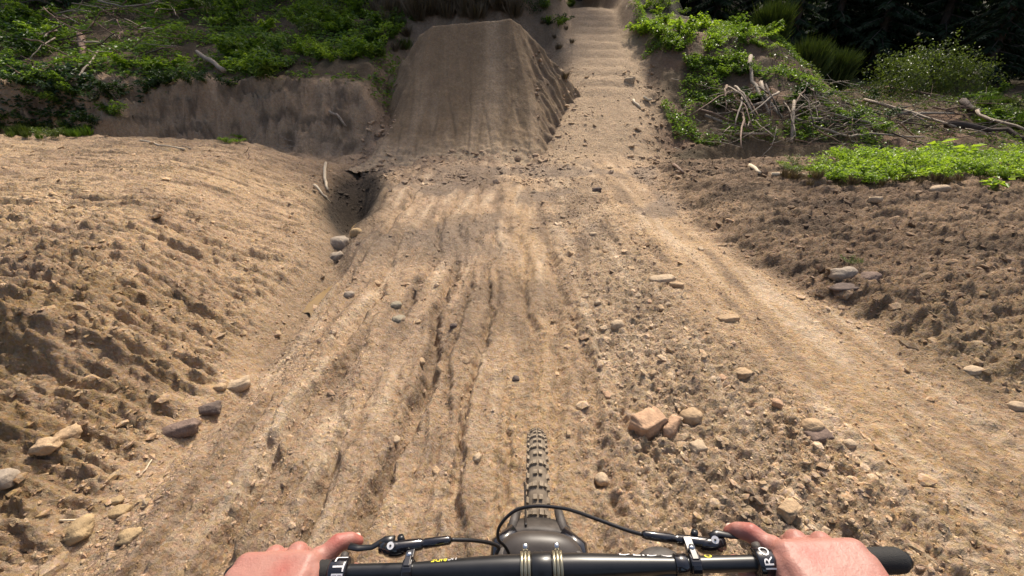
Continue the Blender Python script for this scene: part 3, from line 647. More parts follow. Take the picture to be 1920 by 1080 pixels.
# ---------------------------------------------------------------- leaves
def leaf_arrays(P, D, Nn, ln, wd, fold=.25):
    """P base, D direction, Nn normal: folded diamond leaves, two triangles each"""
    Sd = np.cross(D, Nn); Sd /= np.linalg.norm(Sd, axis=1, keepdims=True)+1e-9
    tip = P + D*ln[:, None] - Nn*(ln*.15)[:, None]; mid = P + D*(ln*.45)[:, None]
    l = mid + Sd*(wd*.5)[:, None] + Nn*(wd*fold)[:, None]; r = mid - Sd*(wd*.5)[:, None] + Nn*(wd*fold)[:, None]
    V = np.stack([P, r, tip, l], 1).reshape(-1, 3); k = np.arange(len(P))*4
    F = np.concatenate([np.stack([k, k+1, k+2], 1), np.stack([k, k+2, k+3], 1)]); return V, F
def unit(v): return v/(np.linalg.norm(v, axis=1, keepdims=True)+1e-9)
def leaf_mesh(name, P, D, Nn, ln, wd, mat, fold=.25):
    V, F = leaf_arrays(P, unit(D), unit(Nn), ln, wd, fold)
    rnd = np.repeat(RNG.uniform(0, 1, (len(P), 1)), 4, 0).repeat(3, 1)
    return mesh_np(name, V, F, M[mat], False, {'rnd': rnd})
def weed(name, n, h, spread, leaf, mat, droop=.3):
    st = RNG.integers(5, 9); a = RNG.uniform(0, 2*math.pi, st); ln = RNG.uniform(.6, 1.0, st)*h
    i = RNG.integers(0, st, n); t = RNG.uniform(.15, 1, n)**.8
    P = np.stack([np.cos(a[i])*spread*t**1.3, np.sin(a[i])*spread*t**1.3, ln[i]*t*(1-.25*t)], -1) + RNG.normal(0, .025, (n, 3))
    b = RNG.uniform(0, 2*math.pi, n)
    D = np.stack([np.cos(b), np.sin(b), RNG.uniform(-.5, .5, n)-droop*.3], -1)
    N_ = np.stack([-.3*np.cos(b)+RNG.normal(0,.3,n), -.3*np.sin(b)+RNG.normal(0,.3,n), np.ones(n)], -1)
    l = leaf*RNG.uniform(.6, 1.25, n); return leaf_mesh(name, P, D, N_, l, l*RNG.uniform(.45,.65,n), mat)
def stems_mesh(name, k, h, spread, r, mat):
    b = MB()
    for i in range(k):
        a = random.uniform(0, 6.28); q = random.uniform(.5, 1)
        b.tube([(0,0,-.05), (math.cos(a)*spread*.35*q, math.sin(a)*spread*.35*q, h*.5*q), (math.cos(a)*spread*q, math.sin(a)*spread*q, h*.85*q)], [r, r*.7, r*.3], 5, False)
    me = bpy.data.meshes.new(name); me.from_pydata(b.v, [], b.f); me.materials.append(M[mat]); return me
def plant(name, lm, sm, loc, sc, label, cat, grp, leafname='leaves'):
    o = empty(name, loc); o.rotation_euler = (random.gauss(0,.12), random.gauss(0,.12), random.uniform(0, 6.28)); o.scale = (sc,)*3
    tag(o, label, cat, grp)
    for nm, me in ((leafname, lm), ('stem', sm)):
        c = bpy.data.objects.new(nm, me); COL.objects.link(c); c.parent = o
    return o
W_green = [weed('weed_leaves', 260, .42, .34, .085, 'leaf') for _ in range(4)]
W_bright = [weed('weed_leaves', 240, .36, .34, .10, 'leaf_bright') for _ in range(3)]
W_small = [weed('weed_leaves', 420, .26, .40, .052, 'leaf_bright') for _ in range(3)]
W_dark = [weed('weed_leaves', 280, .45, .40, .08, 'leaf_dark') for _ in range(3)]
W_olive = [weed('weed_leaves', 320, .5, .42, .06, 'leaf_olive') for _ in range(3)]
W_big = weed('weed_leaves', 34, .38, .28, .24, 'leaf_bright')
ST = stems_mesh('weed_stems', 6, .4, .28, .005, 'leaf')
def patch(n, x0, x1, y0, y1, lms, smin, smax, label, grp, name='weed', poly=None):
    for i in range(n):
        px, py = random.uniform(x0, x1), random.uniform(y0, y1)
        p = ray(px, py)
        plant(name, random.choice(lms), ST, p, random.uniform(smin, smax), label, 'weed', grp)
# left bank
plant('weed', W_bright[0], ST, ray(238,128), 1.15, 'sunlit yellow-green weed right of the upright stump on the left bank', 'weed', 'bright weeds of the left bank')
plant('weed', W_bright[1], ST, ray(318,132), 1.25, 'second sunlit yellow-green weed, above the shaded left bank', 'weed', 'bright weeds of the left bank')
plant('weed', W_bright[2], ST, ray(282,134), .95, 'low yellow-green weed between the two sunlit ones', 'weed', 'bright weeds of the left bank')
patch(16, 425, 560, 88, 150, W_green+W_bright[:1], 1.0, 1.5, 'green weed in the thick clump above the shaded left bank', 'weeds of the left bank clump')
patch(16, 560, 735, 60, 118, W_green+W_small+W_bright[:1], .95, 1.5, 'green weed on the bank just left of the jump', 'weeds left of the jump')
patch(18, 320, 720, 8, 70, W_green+W_olive+W_bright[:1], 1.1, 1.7, 'green weed high on the slope above the left bank', 'weeds high on the left slope')
patch(10, 600, 700, 20, 60, W_small+W_green, .9, 1.3, 'bright weed on the slope up and left of the jump lip', 'bright weeds near the lip')
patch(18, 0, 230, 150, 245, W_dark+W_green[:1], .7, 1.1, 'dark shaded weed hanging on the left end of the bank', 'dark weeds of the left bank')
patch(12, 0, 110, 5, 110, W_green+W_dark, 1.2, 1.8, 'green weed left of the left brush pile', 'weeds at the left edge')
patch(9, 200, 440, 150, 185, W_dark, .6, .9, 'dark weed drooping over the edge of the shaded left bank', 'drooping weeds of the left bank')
patch(9, 0, 150, 246, 262, W_olive+W_small[:1], .35, .6, 'small olive weed on the crest of the sunlit bank', 'weeds of the bank crest')
patch(5, 420, 470, 258, 272, W_small, .3, .45, 'tiny green weed behind the crest of the sunlit bank', 'weeds behind the bank crest')
# right side
patch(40, 1195, 1400, 6, 105, W_bright+W_small+W_green, .85, 1.3, 'bright weed on the green mound right of the trail', 'weeds of the green mound')
patch(24, 1380, 1545, 35, 95, W_small+W_green, .75, 1.15, 'low green weed along the ridge of the green mound', 'weeds of the mound ridge')
patch(10, 1240, 1400, 100, 150, W_dark+W_green, .6, .95, 'shaded weed on the flank of the green mound', 'shaded weeds of the mound')
patch(12, 1290, 1500, 160, 215, W_green+W_dark, .6, .95, 'shaded weed growing through the right brush pile', 'weeds in the right brush pile')
patch(12, 1500, 1680, 130, 250, W_green+W_dark, .6, 1.0, 'shaded weed on the slope behind the right brush pile', 'weeds behind the right brush pile')
patch(52, 1545, 1935, 288, 342, W_small, .7, 1.05, 'bright small-leaved weed in the sunlit patch at right', 'weeds of the bright patch')
patch(9, 1440, 1560, 312, 338, W_small+W_olive, .3, .5, 'short thin weed at the left end of the bright patch', 'weeds at the patch end')
plant('weed', W_big, ST, ray(1738,292), .95, 'weed with big broad lime leaves in the sunlit patch', 'weed', 'broad-leaved weeds')
plant('weed', W_big, ST, ray(1800,298), .8, 'broad-leaved lime weed right of the biggest one', 'weed', 'broad-leaved weeds')
plant('weed', W_big, ST, ray(1868,352), .45, 'low broad leaf flat on the soil below the bright patch', 'weed', 'broad-leaved weeds')
patch(10, 1820, 1930, 175, 240, W_green+W_olive, .8, 1.2, 'green weed on the grassy slope at far right', 'weeds at far right')
patch(6, 1010, 1060, 5, 60, W_green+W_dark, .6, .9, 'dark weed between the jump and the trail top', 'weeds between jump and trail')
patch(8, 1050, 1075, 0, 14, W_green, .5, .7, 'small weed at the left of the trail top', 'weeds at the trail top')
plant('weed', W_olive[0], ST, ray(1590,498), .22, 'tiny yellow-green weed behind the pale grey rock', 'weed', None)
# shrubs
def bush(n, rx, rz, leaf, mat, fold=.2):
    u = unit(RNG.normal(0, 1, (n, 3))); r = RNG.uniform(.25, 1, n)**.5
    k = 1+.55*perlin(u[:,0]*2.6+7, u[:,1]*2.6+u[:,2]*2.4, 401)+.25*perlin(u[:,0]*6, u[:,1]*6+u[:,2]*5, 402); P = u*(r*k)[:, None]*np.array([rx, rx, rz]); P[:,2] += rz*.85
    P = P[P[:,2] > 0]; n = len(P); D = RNG.normal(0, 1, (n, 3)); D[:,2] -= .3; N_ = RNG.normal(0,.5,(n,3)); N_[:,2] += 1
    l = leaf*RNG.uniform(.6,1.3,n); return leaf_mesh('bush_leaves', P, D, N_, l, l*.5, mat, fold)
B_olive = bush(2600, .85, .75, .075, 'leaf_olive'); B_green = bush(2400, .8, .8, .08, 'leaf'); B_dark = bush(2400, .9, .9, .09, 'leaf_dark')
STB = stems_mesh('bush_stems', 9, 1.1, .6, .014, 'bark')
def shrub(px, py, sc, lm, label, grp):
    return plant('shrub', lm, STB, ray(px, py) - Vector((0,0,.1)), sc, label, 'shrub', grp)
shrub(1668,178,1.1,B_olive,'olive leafy shrub above the dark hollow, left half','leafy shrubs at right')
shrub(1735,172,1.25,B_olive,'taller olive leafy shrub in the middle of the right group','leafy shrubs at right')
shrub(1800,180,1.0,B_olive,'olive leafy shrub at the right end of the group','leafy shrubs at right')
shrub(1590,120,.8,B_green,'small dark green shrub behind the green mound tip','leafy shrubs at right')
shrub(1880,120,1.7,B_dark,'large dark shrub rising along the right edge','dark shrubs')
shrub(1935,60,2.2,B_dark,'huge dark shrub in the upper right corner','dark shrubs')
shrub(1000,20,.6,B_dark,'dark shrub behind the jump lip beside the trail','dark shrubs')
for i, (px, py, s) in enumerate(((40,20,1.2),(130,12,1.2),(235,8,1.1),(420,4,1.0),(520,6,.9),(640,4,1.0),(1240,6,1.0),(1330,4,1.1))):
    shrub(px, py, s, B_dark if i % 2 else B_green, 'dark shrub along the top of the slope under the trees', 'shrubs along the slope top')
# feathery broom shrubs: upright thin blades
def broom(n, h, mat):
    a = RNG.uniform(0, 2*math.pi, n); t = RNG.uniform(0, .5, n); rr = RNG.uniform(0, .45, n)**.8
    P = np.stack([np.cos(a)*rr*.7, np.sin(a)*rr*.7, t*h], -1)
    D = np.stack([np.cos(a)*rr*.8+RNG.normal(0,.12,n), np.sin(a)*rr*.8+RNG.normal(0,.12,n), np.ones(n)], -1)
    l = h*RNG.uniform(.35,.65,n); return leaf_mesh('broom_blades', P, D, RNG.normal(0,1,(n,3)), l, np.full(n, .011), mat, .1)
BR = broom(2600, 1.5, 'leaf_olive')
for x, y, s, lab in ((8.3,15.9,.9,'feathery upright broom behind the green mound, left one'), (9.7,15.8,1.0,'tall feathery broom, middle of three behind the mound'), (10.9,16.2,.9,'feathery broom, right one beside the dark gap')):
    plant('broom_shrub', BR, STB, Vector((x, y, ground_z(x, y))), s, lab, 'shrub', 'broom shrubs', 'blades')
# grass tufts
def tuft(n, h, mat):
    a = RNG.uniform(0, 2*math.pi, n); r = RNG.uniform(0,.09,n)
    P = np.stack([np.cos(a)*r, np.sin(a)*r, np.zeros(n)], -1); D = np.stack([np.cos(a)*RNG.uniform(.1,.8,n), np.sin(a)*RNG.uniform(.1,.8,n), np.ones(n)], -1)
    return leaf_mesh('grass_blades', P, D, np.stack([np.cos(a), np.sin(a), np.full(n,.3)], -1), h*RNG.uniform(.5,1.1,n), np.full(n,.010), mat, .1)
TF = [tuft(90, .28, 'leaf'), tuft(90, .3, 'leaf_olive'), tuft(70, .34, 'dead')]
def tufts(n, x0, x1, y0, y1, kinds, s0, s1, label, grp):
    for i in range(n):
        o = link('grass_tuft', random.choice(kinds), None, ray(random.uniform(x0,x1), random.uniform(y0,y1)))
        o.scale = (random.uniform(s0,s1),)*3; o.rotation_euler = (0,0,random.uniform(0,6)); tag(o, label, 'grass', grp)
tufts(26, 0, 170, 243, 262, TF[:2], .4, .8, 'grass tuft on the left crest of the sunlit bank', 'grass of the bank crest')
tufts(16, 1440, 1925, 330, 350, [TF[2]], .3, .55, 'small dry grass tuft along the front edge of the bright patch', 'dry grass along the bright patch')
tufts(26, 1840, 1935, 190, 250, TF[:2], .9, 1.5, 'grass tuft on the slope at far right', 'grass at far right')
tufts(60, 700, 970, 2, 40, TF[2:], 1.2, 2.2, 'dead brown grass tuft on the bank behind the jump', 'dead grass behind the jump')
tufts(7, 990, 1075, 40, 150, [TF[2]], .4, .7, 'dry grass tuft on the flank between jump and trail', 'dry grass of the jump flank')
tufts(22, 690, 790, 30, 110, [TF[2], TF[1]], .8, 1.3, 'dry grass tuft on the slope at the left of the jump', 'dry grass left of the jump')
# ground cover of the slopes: one mass
def cover(n, x0, x1, y0, y1, dens, leaf, mat, label):
    X = RNG.uniform(x0, x1, n*3); Y = RNG.uniform(y0, y1, n*3); k = RNG.uniform(0,1,n*3) < dens(X, Y); X, Y = X[k][:n], Y[k][:n]
    Z = SURF(X, Y) + RNG.uniform(.0, .16, len(X)); a = RNG.uniform(0, 6.28, len(X)); m = len(X)
    D = np.stack([np.cos(a), np.sin(a), RNG.uniform(-.3,.5,m)], -1); N_ = np.stack([RNG.normal(0,.5,m), RNG.normal(-.3,.5,m), np.ones(m)], -1)
    l = leaf*RNG.uniform(.5,1.4,m)
    tag(link('ground_cover', leaf_mesh('ground_cover', np.stack([X,Y,Z],-1), D, N_, l, l*.55, mat)), label, 'ground cover', kind='stuff')
pat = lambda s, a, b: (lambda x, y: S(a, b, fbm(x*.8, y*.8, 3, s)))
cover(26000, -16, -2.9, 10.7, 20, lambda x, y: S(-.35,.25,fbm(x*.8, y*.8, 3, 121))*S(10.7,11.6,y), .11, 'leaf', 'low leafy ground cover over the slope above the left bank')
cover(7000, -16, -8.2, 9.8, 11.5, pat(122,-.2,.4), .12, 'leaf_dark', 'dark creepers on the left end of the bank face')
cover(20000, 3.7, 9.5, 10.3, 18, lambda x, y: S(-.15,.3,fbm(x*.9, y*.9, 3, 123)-.5*S(.05,.35,perlin(x*.7+2, y*.7, 95)))*S(.0,.8,x-xt(y)-.8), .075, 'leaf', 'low leafy ground cover over the mound right of the trail')
cover(14000, 7, 18, 9.6, 20, pat(124,-.3,.3), .08, 'leaf_olive', 'low olive ground cover of the hollow at right')
cover(9000, 6.0, 11.5, 7.2, 9.3, lambda x, y: S(-.4,.1,fbm(x*1.2, y*1.2, 3, 125))*S(5.6,6.6,x), .055, 'leaf_bright', 'dense bright leaf carpet of the sunlit patch')

# ---------------------------------------------------------------- trees behind
def conifer_mesh(h, rad, nb, z0, seed):
    r = np.random.default_rng(seed); P=[];D=[];Nn=[];ln=[];wd=[]; b = MB()
    b.tube([(0,0,-.4),(0.05,0,h*.35),(0,.05,h*.7),(0,0,h)], [.20,.15,.09,.02], 8)
    for i in range(nb):
        t = (i+.5)/nb; z = z0 + (h-z0)*t; a = i*2.4 + r.normal(0,.3); L = rad*(1-t)**.8*r.uniform(.7,1.1)+.15
        dz = -.25 - .2*r.random(); e = np.array([math.cos(a), math.sin(a), dz])
        b.tube([(0,0,z), tuple(e*L*.5+np.array([0,0,z])), tuple(e*L*.95+np.array([0,0,z-.05*L]))], [.03*(1-t)+.01,.02*(1-t)+.006,.004], 4, False)
        k = int(18+42*L); s = r.uniform(.12,1,k)
        P.append(np.array([0,0,z])+e*L*s[:,None]); sd = r.choice([-1,1],k)
        side = np.stack([-math.sin(a)*sd, math.cos(a)*sd, r.normal(-.35,.25,k)], -1)
        D.append(side + e*.7); Nn.append(np.stack([r.normal(0,.4,k), r.normal(0,.4,k), np.ones(k)], -1)); l = (.28+.30*L*.3)*(1.1-s*.7)*r.uniform(.7,1.3,k); ln.append(l); wd.append(l*.30)
    cm = leaf_mesh('conifer_crown', np.concatenate(P), np.concatenate(D), np.concatenate(Nn), np.concatenate(ln), np.concatenate(wd), 'needle', .1)
    tm = bpy.data.meshes.new('conifer_trunk'); tm.from_pydata(b.v, [], b.f); tm.materials.append(M['bark']); return cm, tm
CF = [conifer_mesh(9.0, 2.4, 90, .5, 1), conifer_mesh(10.0, 2.2, 95, .9, 2), conifer_mesh(8.0, 2.6, 85, .4, 3), conifer_mesh(9.5, 2.5, 80, 3.2, 4), conifer_mesh(9.0, 2.7, 80, 2.6, 5)]
def tree(x, y, k, s, label, grp):
    o = empty('pine_tree', (x, y, ground_z(x, y))); o.scale = (s,)*3; o.rotation_euler = (0,0,random.uniform(0,6)); tag(o, label, 'tree', grp)
    for nm, me in zip(('crown','trunk'), CF[k % 3 if k < 100 else k-100]):
        c = bpy.data.objects.new(nm, me); COL.objects.link(c); c.parent = o
for i, (x, y, s) in enumerate(((12.5,22,.75),(18.5,18.8,.8),(22.5,18.5,.9),(18.6,24.6,1.25),(19.9,27.5,1.4),(16.6,22.3,.9),(27,19,1.0),(20.5,20.5,.9),(15.5,24,.95),(19,22,1.0),(13.5,27,1.1),(17.5,28,1.2),(22,25,1.2),(10.5,26,.9),(25,22,1.2),(21,31,1.4),(15,33,1.4),(28,28,1.4),(11,31,1.2),(33,25,1.4),(30,34,1.5),(24,37,1.6))):
    tree(x, y, i, s, 'dark conifer in the shadowed wood at upper right', 'conifers at upper right')
for i, (x, y, s) in enumerate(((-14,23.5,1.0),(-9.8,24,1.0),(-6.2,23,1.15),(-3.6,20.8,1.28),(-1.6,21.2,1.32),(.7,20.5,1.34),(3.3,24.3,1.45),(-.2,23.8,1.5),(-4.6,24.5,1.5),(-12,26,1.5),(-17,24,1.4),(-20,27,1.5),(1.4,28,1.7),(-7.5,28,1.6))):
    tree(x, y, 103 + i % 2, s, 'tall bare-stemmed conifer on the hill above the jump and left bank', 'conifers on the hill')

# ---------------------------------------------------------------- bicycle
M['bar'] = plain('black_anodised', (.012,.012,.013), .33, spec=.55, noise=.2, nscale=60)
M['rubber'] = plain('grip_rubber', (.022,.021,.020), .75, spec=.3, bump=.0006, bscale=900)
M['gloss'] = plain('glossy_black', (.010,.009,.011), .16, spec=.6, coat=.5)
M['tyre'] = plain('dusty_tyre', (.17,.135,.10), .9, spec=.2, noise=.3, nscale=60)
M['knob'] = plain('dusty_knobs', (.25,.20,.145), .9, spec=.2, noise=.35, nscale=90)
M['dustblack'] = plain('dusty_black', (.055,.046,.040), .6, spec=.4, noise=.5, nscale=50, bump=.0005, bscale=300)
M['crown'] = plain('crown_grey', (.045,.037,.032), .45, spec=.5, noise=.3, nscale=25)
M['bronze'] = plain('bronze_clamp', (.36,.32,.22), .32, metal=.8, noise=.15, nscale=80)
M['steel'] = plain('steel', (.55,.55,.56), .3, metal=1)
M['white'] = plain('white_print', (.72,.70,.70), .5); M['yellow'] = plain('yellow_print', (.80,.70,.06), .5)
M['hose'] = plain('hose', (.014,.012,.012), .4)
bike = empty('mountain_bike', (.06, .68, 0)); tag(bike, 'black mountain bike seen from the saddle, front wheel on the track', 'bicycle')
BL, BR_ = cam_pt(428, 1078, .568), cam_pt(1700, 1050, .532)
bd = (BR_-BL).normalized()
def bar_at(px):
    lo, hi = 0.0, 1.0
    for _ in range(40):
        m_ = (lo+hi)/2; p = BL.lerp(BR_, m_); d = p-CAM
        u = 960 + FPX*d.x/(d.y*math.cos(PITCH) - d.z*math.sin(PITCH))
        lo, hi = (m_, hi) if u < px else (lo, m_)
    return BL.lerp(BR_, (lo+hi)/2)
BF = Vector((0,1,0)); BF = (BF - bd*BF.dot(bd)).normalized(); BU = bd.cross(BF).normalized()        # forward and up at the bar
BC = bar_at(1015)
def prof(s): # bar radius by distance from the stem
    s = abs(s); return float(np.interp(s, [0,.05,.10,.17,1], [.0160,.0160,.0135,.0096,.0096]))
def rise(s): return 0.0
lL, lR = -(BC-BL).length, (BR_-BC).length
b = MB(); ss = np.linspace(lL, lR, 61); b.tube([BC+bd*s for s in ss], [prof(s) for s in ss], 20)
bar = b.build('handlebar', M['bar'], bike)
def bend_text(txt, px0, px1, size, th0, mat, name, flip=False, radius=None, parent=bar, around=False, pxc=None, hx=1.0):
    """lettering wrapped round the bar: px0..px1 along it, th0 the angle from the rider's view up over the front"""
    cu = bpy.data.curves.new(name, 'FONT'); cu.body = txt; cu.size = 1; cu.resolution_u = 3
    t = bpy.data.objects.new(name, cu); COL.objects.link(t)
    dg = bpy.context.evaluated_depsgraph_get(); me = bpy.data.meshes.new_from_object(t.evaluated_get(dg)); bpy.data.objects.remove(t)
    bm = bmesh.new(); bm.from_mesh(me); bmesh.ops.triangulate(bm, faces=bm.faces)
    for _ in range(2): bmesh.ops.subdivide_edges(bm, edges=[e for e in bm.edges if e.calc_length() > .12], cuts=1, use_grid_fill=False)
    bmesh.ops.triangulate(bm, faces=bm.faces); bm.to_mesh(me); bm.free()
    co = np.array([v.co[:] for v in me.vertices]); x0, x1 = co[:,0].min(), co[:,0].max(); y0, y1 = co[:,1].min(), co[:,1].max()
    A, B_ = bar_at(px0), bar_at(px1); out = []
    for c in co:
        u = (c[0]-x0)/(x1-x0); v = (c[1]-y0)/(y1-y0)
        if flip: u, v = 1-u, 1-v
        if around: p = A.lerp(B_, v); th = th0 + (.5-u)*size/radius
        else: p = A.lerp(B_, u); th = th0 + v*size/(radius or prof((p-BC).dot(bd)))
        r = (radius or prof((p-BC).dot(bd))) + .0006
        out.append(p + (BU*math.cos(th) + BF*math.sin(th))*r)
    for v, p in zip(me.vertices, out): v.co = p
    me.materials.clear(); me.materials.append(M[mat]); me.update()
    return link(name, me, parent)
TOPA = R(-30)     # the side of the bar that looks at the camera
bend_text('DEIDC', 1163, 1262, .017, R(28), 'white', 'bar_lettering')
bend_text('RIDE', 809, 838, .009, R(20), 'yellow', 'bar_lettering', flip=True)
bend_text('UC', 840, 856, .008, R(24), 'white', 'bar_lettering', flip=True)
bend_text('0', 1322, 1336, .007, R(14), 'yellow', 'bar_lettering')
def ring(px0, px1, rad, mat, name, parent=bike, n=20, bev=.001):
    A, B_ = bar_at(px0), bar_at(px1); b = MB(); T = (B_-A)
    b.tube([A, A+T*.06, A+T*.94, B_], [rad-bev, rad, rad, rad-bev], n); return b.build(name, M[mat], parent)
# grips
def grip(pin, pout, sgn):
    A, B_ = bar_at(pin), bar_at(pout); b = MB(); n = 46; pts=[]; rr=[]
    for i in range(n+1):
        t = i/n; pts.append(A.lerp(B_, t)); rr.append((.0146 + (.0007 if i % 2 else 0)) if t < .93 else .0146*math.sqrt(max(.02,1-((t-.93)/.07)**2*.85)))
    b.tube(pts, rr, 20); g = b.build('grip', M['rubber'], bike)
    return g
gL = grip(622, 428, -1); gR = grip(1446, 1700, 1)
for (a_, c_, g_) in ((622, 655, gL), (1414, 1446, gR)):
    A, B_ = bar_at(a_), bar_at(c_); b = MB(); b.tube([A, A.lerp(B_,.1), A.lerp(B_,.9), B_], [.0168,.0178,.0178,.0165], 24)
    g_['x'] = 1; del g_['x']; cl = b.build('lock_ring', M['gloss'], g_)
    b = MB(); mid = A.lerp(B_,.5); b.tube([mid+BF*.012+BU*.004, mid+BF*.022+BU*.006], [.006,.005], 10); b.build('clamp_bolt', M['dustblack'], g_)
bend_text('LTE', 632, 653, .030, R(-12), 'white', 'lock_ring_lettering', radius=.0178, around=True, parent=gL)
bend_text('JRO', 1422, 1444, .030, R(-12), 'white', 'lock_ring_lettering', radius=.0178, around=True, flip=True, parent=gR)
# stem and its clamps
crown_c = Vector((.047, .445, .822))
b = MB(); b.tube([BC - BU*.006, BC - BU*.06 + BF*.02], [.020,.024], 16); b.tube([BC-BU*.05+BF*.016, crown_c+Vector((0,-.01,.0))], [.024,.028], 16)
stem = b.build('stem', M['bar'], bike)
ring(997, 1035, .0180, 'bar', 'faceplate', stem)
for px in (986, 1046):
    for k, dx in enumerate((-6.5, 0, 6.5)):
        ring(px+dx-2.9, px+dx+2.9, .0200 if k == 1 else .0192, 'bronze', 'clamp_band', stem)
    p = bar_at(px); b = MB(); b.tube([p+BF*.016+BU*.012, p+BF*.022+BU*.016], .004, 8); b.build('clamp_bolt', M['steel'], stem)
# fork crown, arch, legs
Wd = Vector((.048, 1, 0)).normalized(); Ws = Vector((Wd.y, -Wd.x, 0))                                # wheel heading, wheel axle direction
axle = Vector((.0585, .682, .37)); leg_dir = (axle - crown_c).normalized()
b = MB(); Mr = Matrix((Ws, leg_dir.cross(Ws).normalized(), -leg_dir)).transposed()
n, m_ = 28, 8; v=[]; f=[]
for j in range(m_+1):
    t = j/m_; w = .068*math.cos(t*math.pi/2*.86)+.006; d_ = .040*math.cos(t*math.pi/2*.80)+.006; h = .032*math.sin(t*math.pi/2)
    for i in range(n):
        a = 2*math.pi*i/n; ca, sa = math.cos(a), math.sin(a)
        v.append(crown_c + Mr @ Vector((w*math.copysign(abs(ca)**.7, ca), d_*math.copysign(abs(sa)**.8, sa), h)))
for j in range(m_):
    for i in range(n): f.append((j*n+i, j*n+(i+1) % n, (j+1)*n+(i+1) % n, (j+1)*n+i))
f.append(tuple(range(m_*n, m_*n+n))); f.append(tuple(reversed(range(n)))); b.add(v, f)
fk = b.build('fork', M['crown'], bike)
for s in (-1, 1):
    p0 = crown_c + Ws*(.060*s); p1 = axle + Ws*(.062*s); b = MB()
    b.tube([p0 + (p0-p1).normalized()*.02, p0.lerp(p1,.45)], .0175, 14); b.build('stanchion', M['dustblack'], fk)
    b = MB(); b.tube([p0.lerp(p1,.40), p0.lerp(p1,.43), p0.lerp(p1,.95), p1 + (p1-p0).normalized()*.02], [.021,.024,.021,.018], 14); b.build('fork_leg', M['gloss'], fk)
    b = MB(); b.tube([cam_pt(1008+s*50, 1000, .80), cam_pt(1008+s*40, 962, .86), cam_pt(1008+s*36, 955, .87)], [.010,.009,.006], 8); b.build('mudguard_tab', M['dustblack'], bike)
    b = MB(); b.tube([crown_c+Ws*s*.04+Vector((0,.05,.0)), crown_c+Ws*s*.068+Vector((0,.03,-.005)), crown_c+Ws*s*.072+Vector((0,-.01,-.02))], [.016,.017,.014], 10); b.build('mudguard_ear', M['gloss'], bike)
# mudguard: a curved band over the tyre
b = MB(); v=[]; f=[]; 
for i in range(17):
    a = math.pi*(i/16-.5)*1.15; x_ = .060*math.sin(a)*1.05; z_ = .030*math.cos(a) 
    base = Vector((.051, .530, .776)) + Ws*x_ + Vector((0,0,z_*1.0))
    for k in range(4):
        fwd = (Wd*.030 - Vector((0,0,.012)))*(k/3.0 if k < 2 else (1-(k-2)) ) ; off = Vector((0,0,-.008)) if k >= 2 else Vector()
        v.append(base - Wd*.02 + fwd*(1.6) + off)
for i in range(16):
    for k in range(4): f.append((i*4+k, i*4+(k+1) % 4, (i+1)*4+(k+1) % 4, (i+1)*4+k))
f.append((0,1,2,3)); f.append((67,66,65,64)); b.add(v, f); b.build('mudguard', M['dustblack'], bike)
# wheel
def wheel(c, heading, side):
    up = Vector((0,0,1)); RO, rt = .348, .0235
    wh = empty('wheel', -bike.location); wh.parent = bike
    def P(a, rr, s): return c + heading*(math.cos(a)*rr) + up*(math.sin(a)*rr) + side*s
    b = MB(); na, nb_ = 96, 14
    for i in range(na):
        for k in range(nb_):
            q = 2*math.pi*k/nb_; b.v.append(tuple(P(2*math.pi*i/na, RO+rt*.92*math.cos(q), rt*math.sin(q))))
    for i in range(na):
        for k in range(nb_): b.f.append((i*nb_+k, ((i+1) % na)*nb_+k, ((i+1) % na)*nb_+(k+1) % nb_, i*nb_+(k+1) % nb_))
    w = b.build('tyre', M['tyre'], wh)
    b = MB(); N = 74
    for i in range(N):
        a = 2*math.pi*i/N; ra = RO+rt*.92
        rows = [(-.0065,.0045,.006,0),(.0065,.0045,.006,0)] if i % 2 else [(-.0055,.0040,.0055,0),(.0055,.0040,.0055,0)]
        rows += [(-.0150,.0038,.0045,.35),(.0150,.0038,.0045,-.35)] if i % 2 else []
        rows += [(-.0222,.0036,.0065,.9),(.0222,.0036,.0065,-.9)]
        for s, hs, ha, tl in rows:
            q = math.asin(max(-1,min(1,s/(rt*1.02)))); rr = RO+rt*.95*math.cos(q)
            rad = (P(a,1,0)-c).normalized(); tan = heading*(-math.sin(a)) + up*math.cos(a)
            nrm = rad*math.cos(q) + side*math.sin(q); sd = tan.cross(nrm).normalized()
            ctr = P(a, rr, rt*1.0*math.sin(q)) + nrm*.0015; b.box(ctr, sd*hs, tan*ha, nrm*.0032)
    tag(b.build('tread_knobs', M['knob'], wh, smooth=False), kind='stuff')
    b = MB()
    for i in range(64):
        a = 2*math.pi*i/64
        for rr, s in ((.322,-.015),(.322,.015),(.305,.011),(.305,-.011)): b.v.append(tuple(P(a, rr, s)))
    for i in range(64):
        for k in range(4): b.f.append((i*4+k, ((i+1) % 64)*4+k, ((i+1) % 64)*4+(k+1) % 4, i*4+(k+1) % 4))
    b.build('rim', M['bar'], wh, smooth=False)
    b = MB(); b.tube([c-side*.055, c-side*.03, c+side*.03, c+side*.055], [.012,.024,.024,.012], 14); b.build('hub', M['bar'], wh)
    b = MB()
    for i in range(28):
        a = 2*math.pi*i/28; s = .028 if i % 2 else -.028; b.tube([P(a+.5*(1 if i % 4 < 2 else -1), .022, s), P(a, .306, 0)], .001, 4, False)
    b.build('spokes', M['steel'], wh)
    b = MB(); ss_ = -side*.04
    for k in range(2):
        for i in range(40):
            a = 2*math.pi*i/40
            for rr in (.062,.10): b.v.append(tuple(P(a, rr, 0) + ss_ + side*(.001*(2*k-1))))
    for k in range(2):
        for i in range(40): i2 = (i+1) % 40; b.f.append((k*80+i*2, k*80+i2*2, k*80+i2*2+1, k*80+i*2+1))
    b.build('brake_disc', M['steel'], wh)
wheel(axle, Wd, Ws)
rear = axle - Wd*1.24; wheel(Vector((rear.x, rear.y, .37)), Wd, Ws)
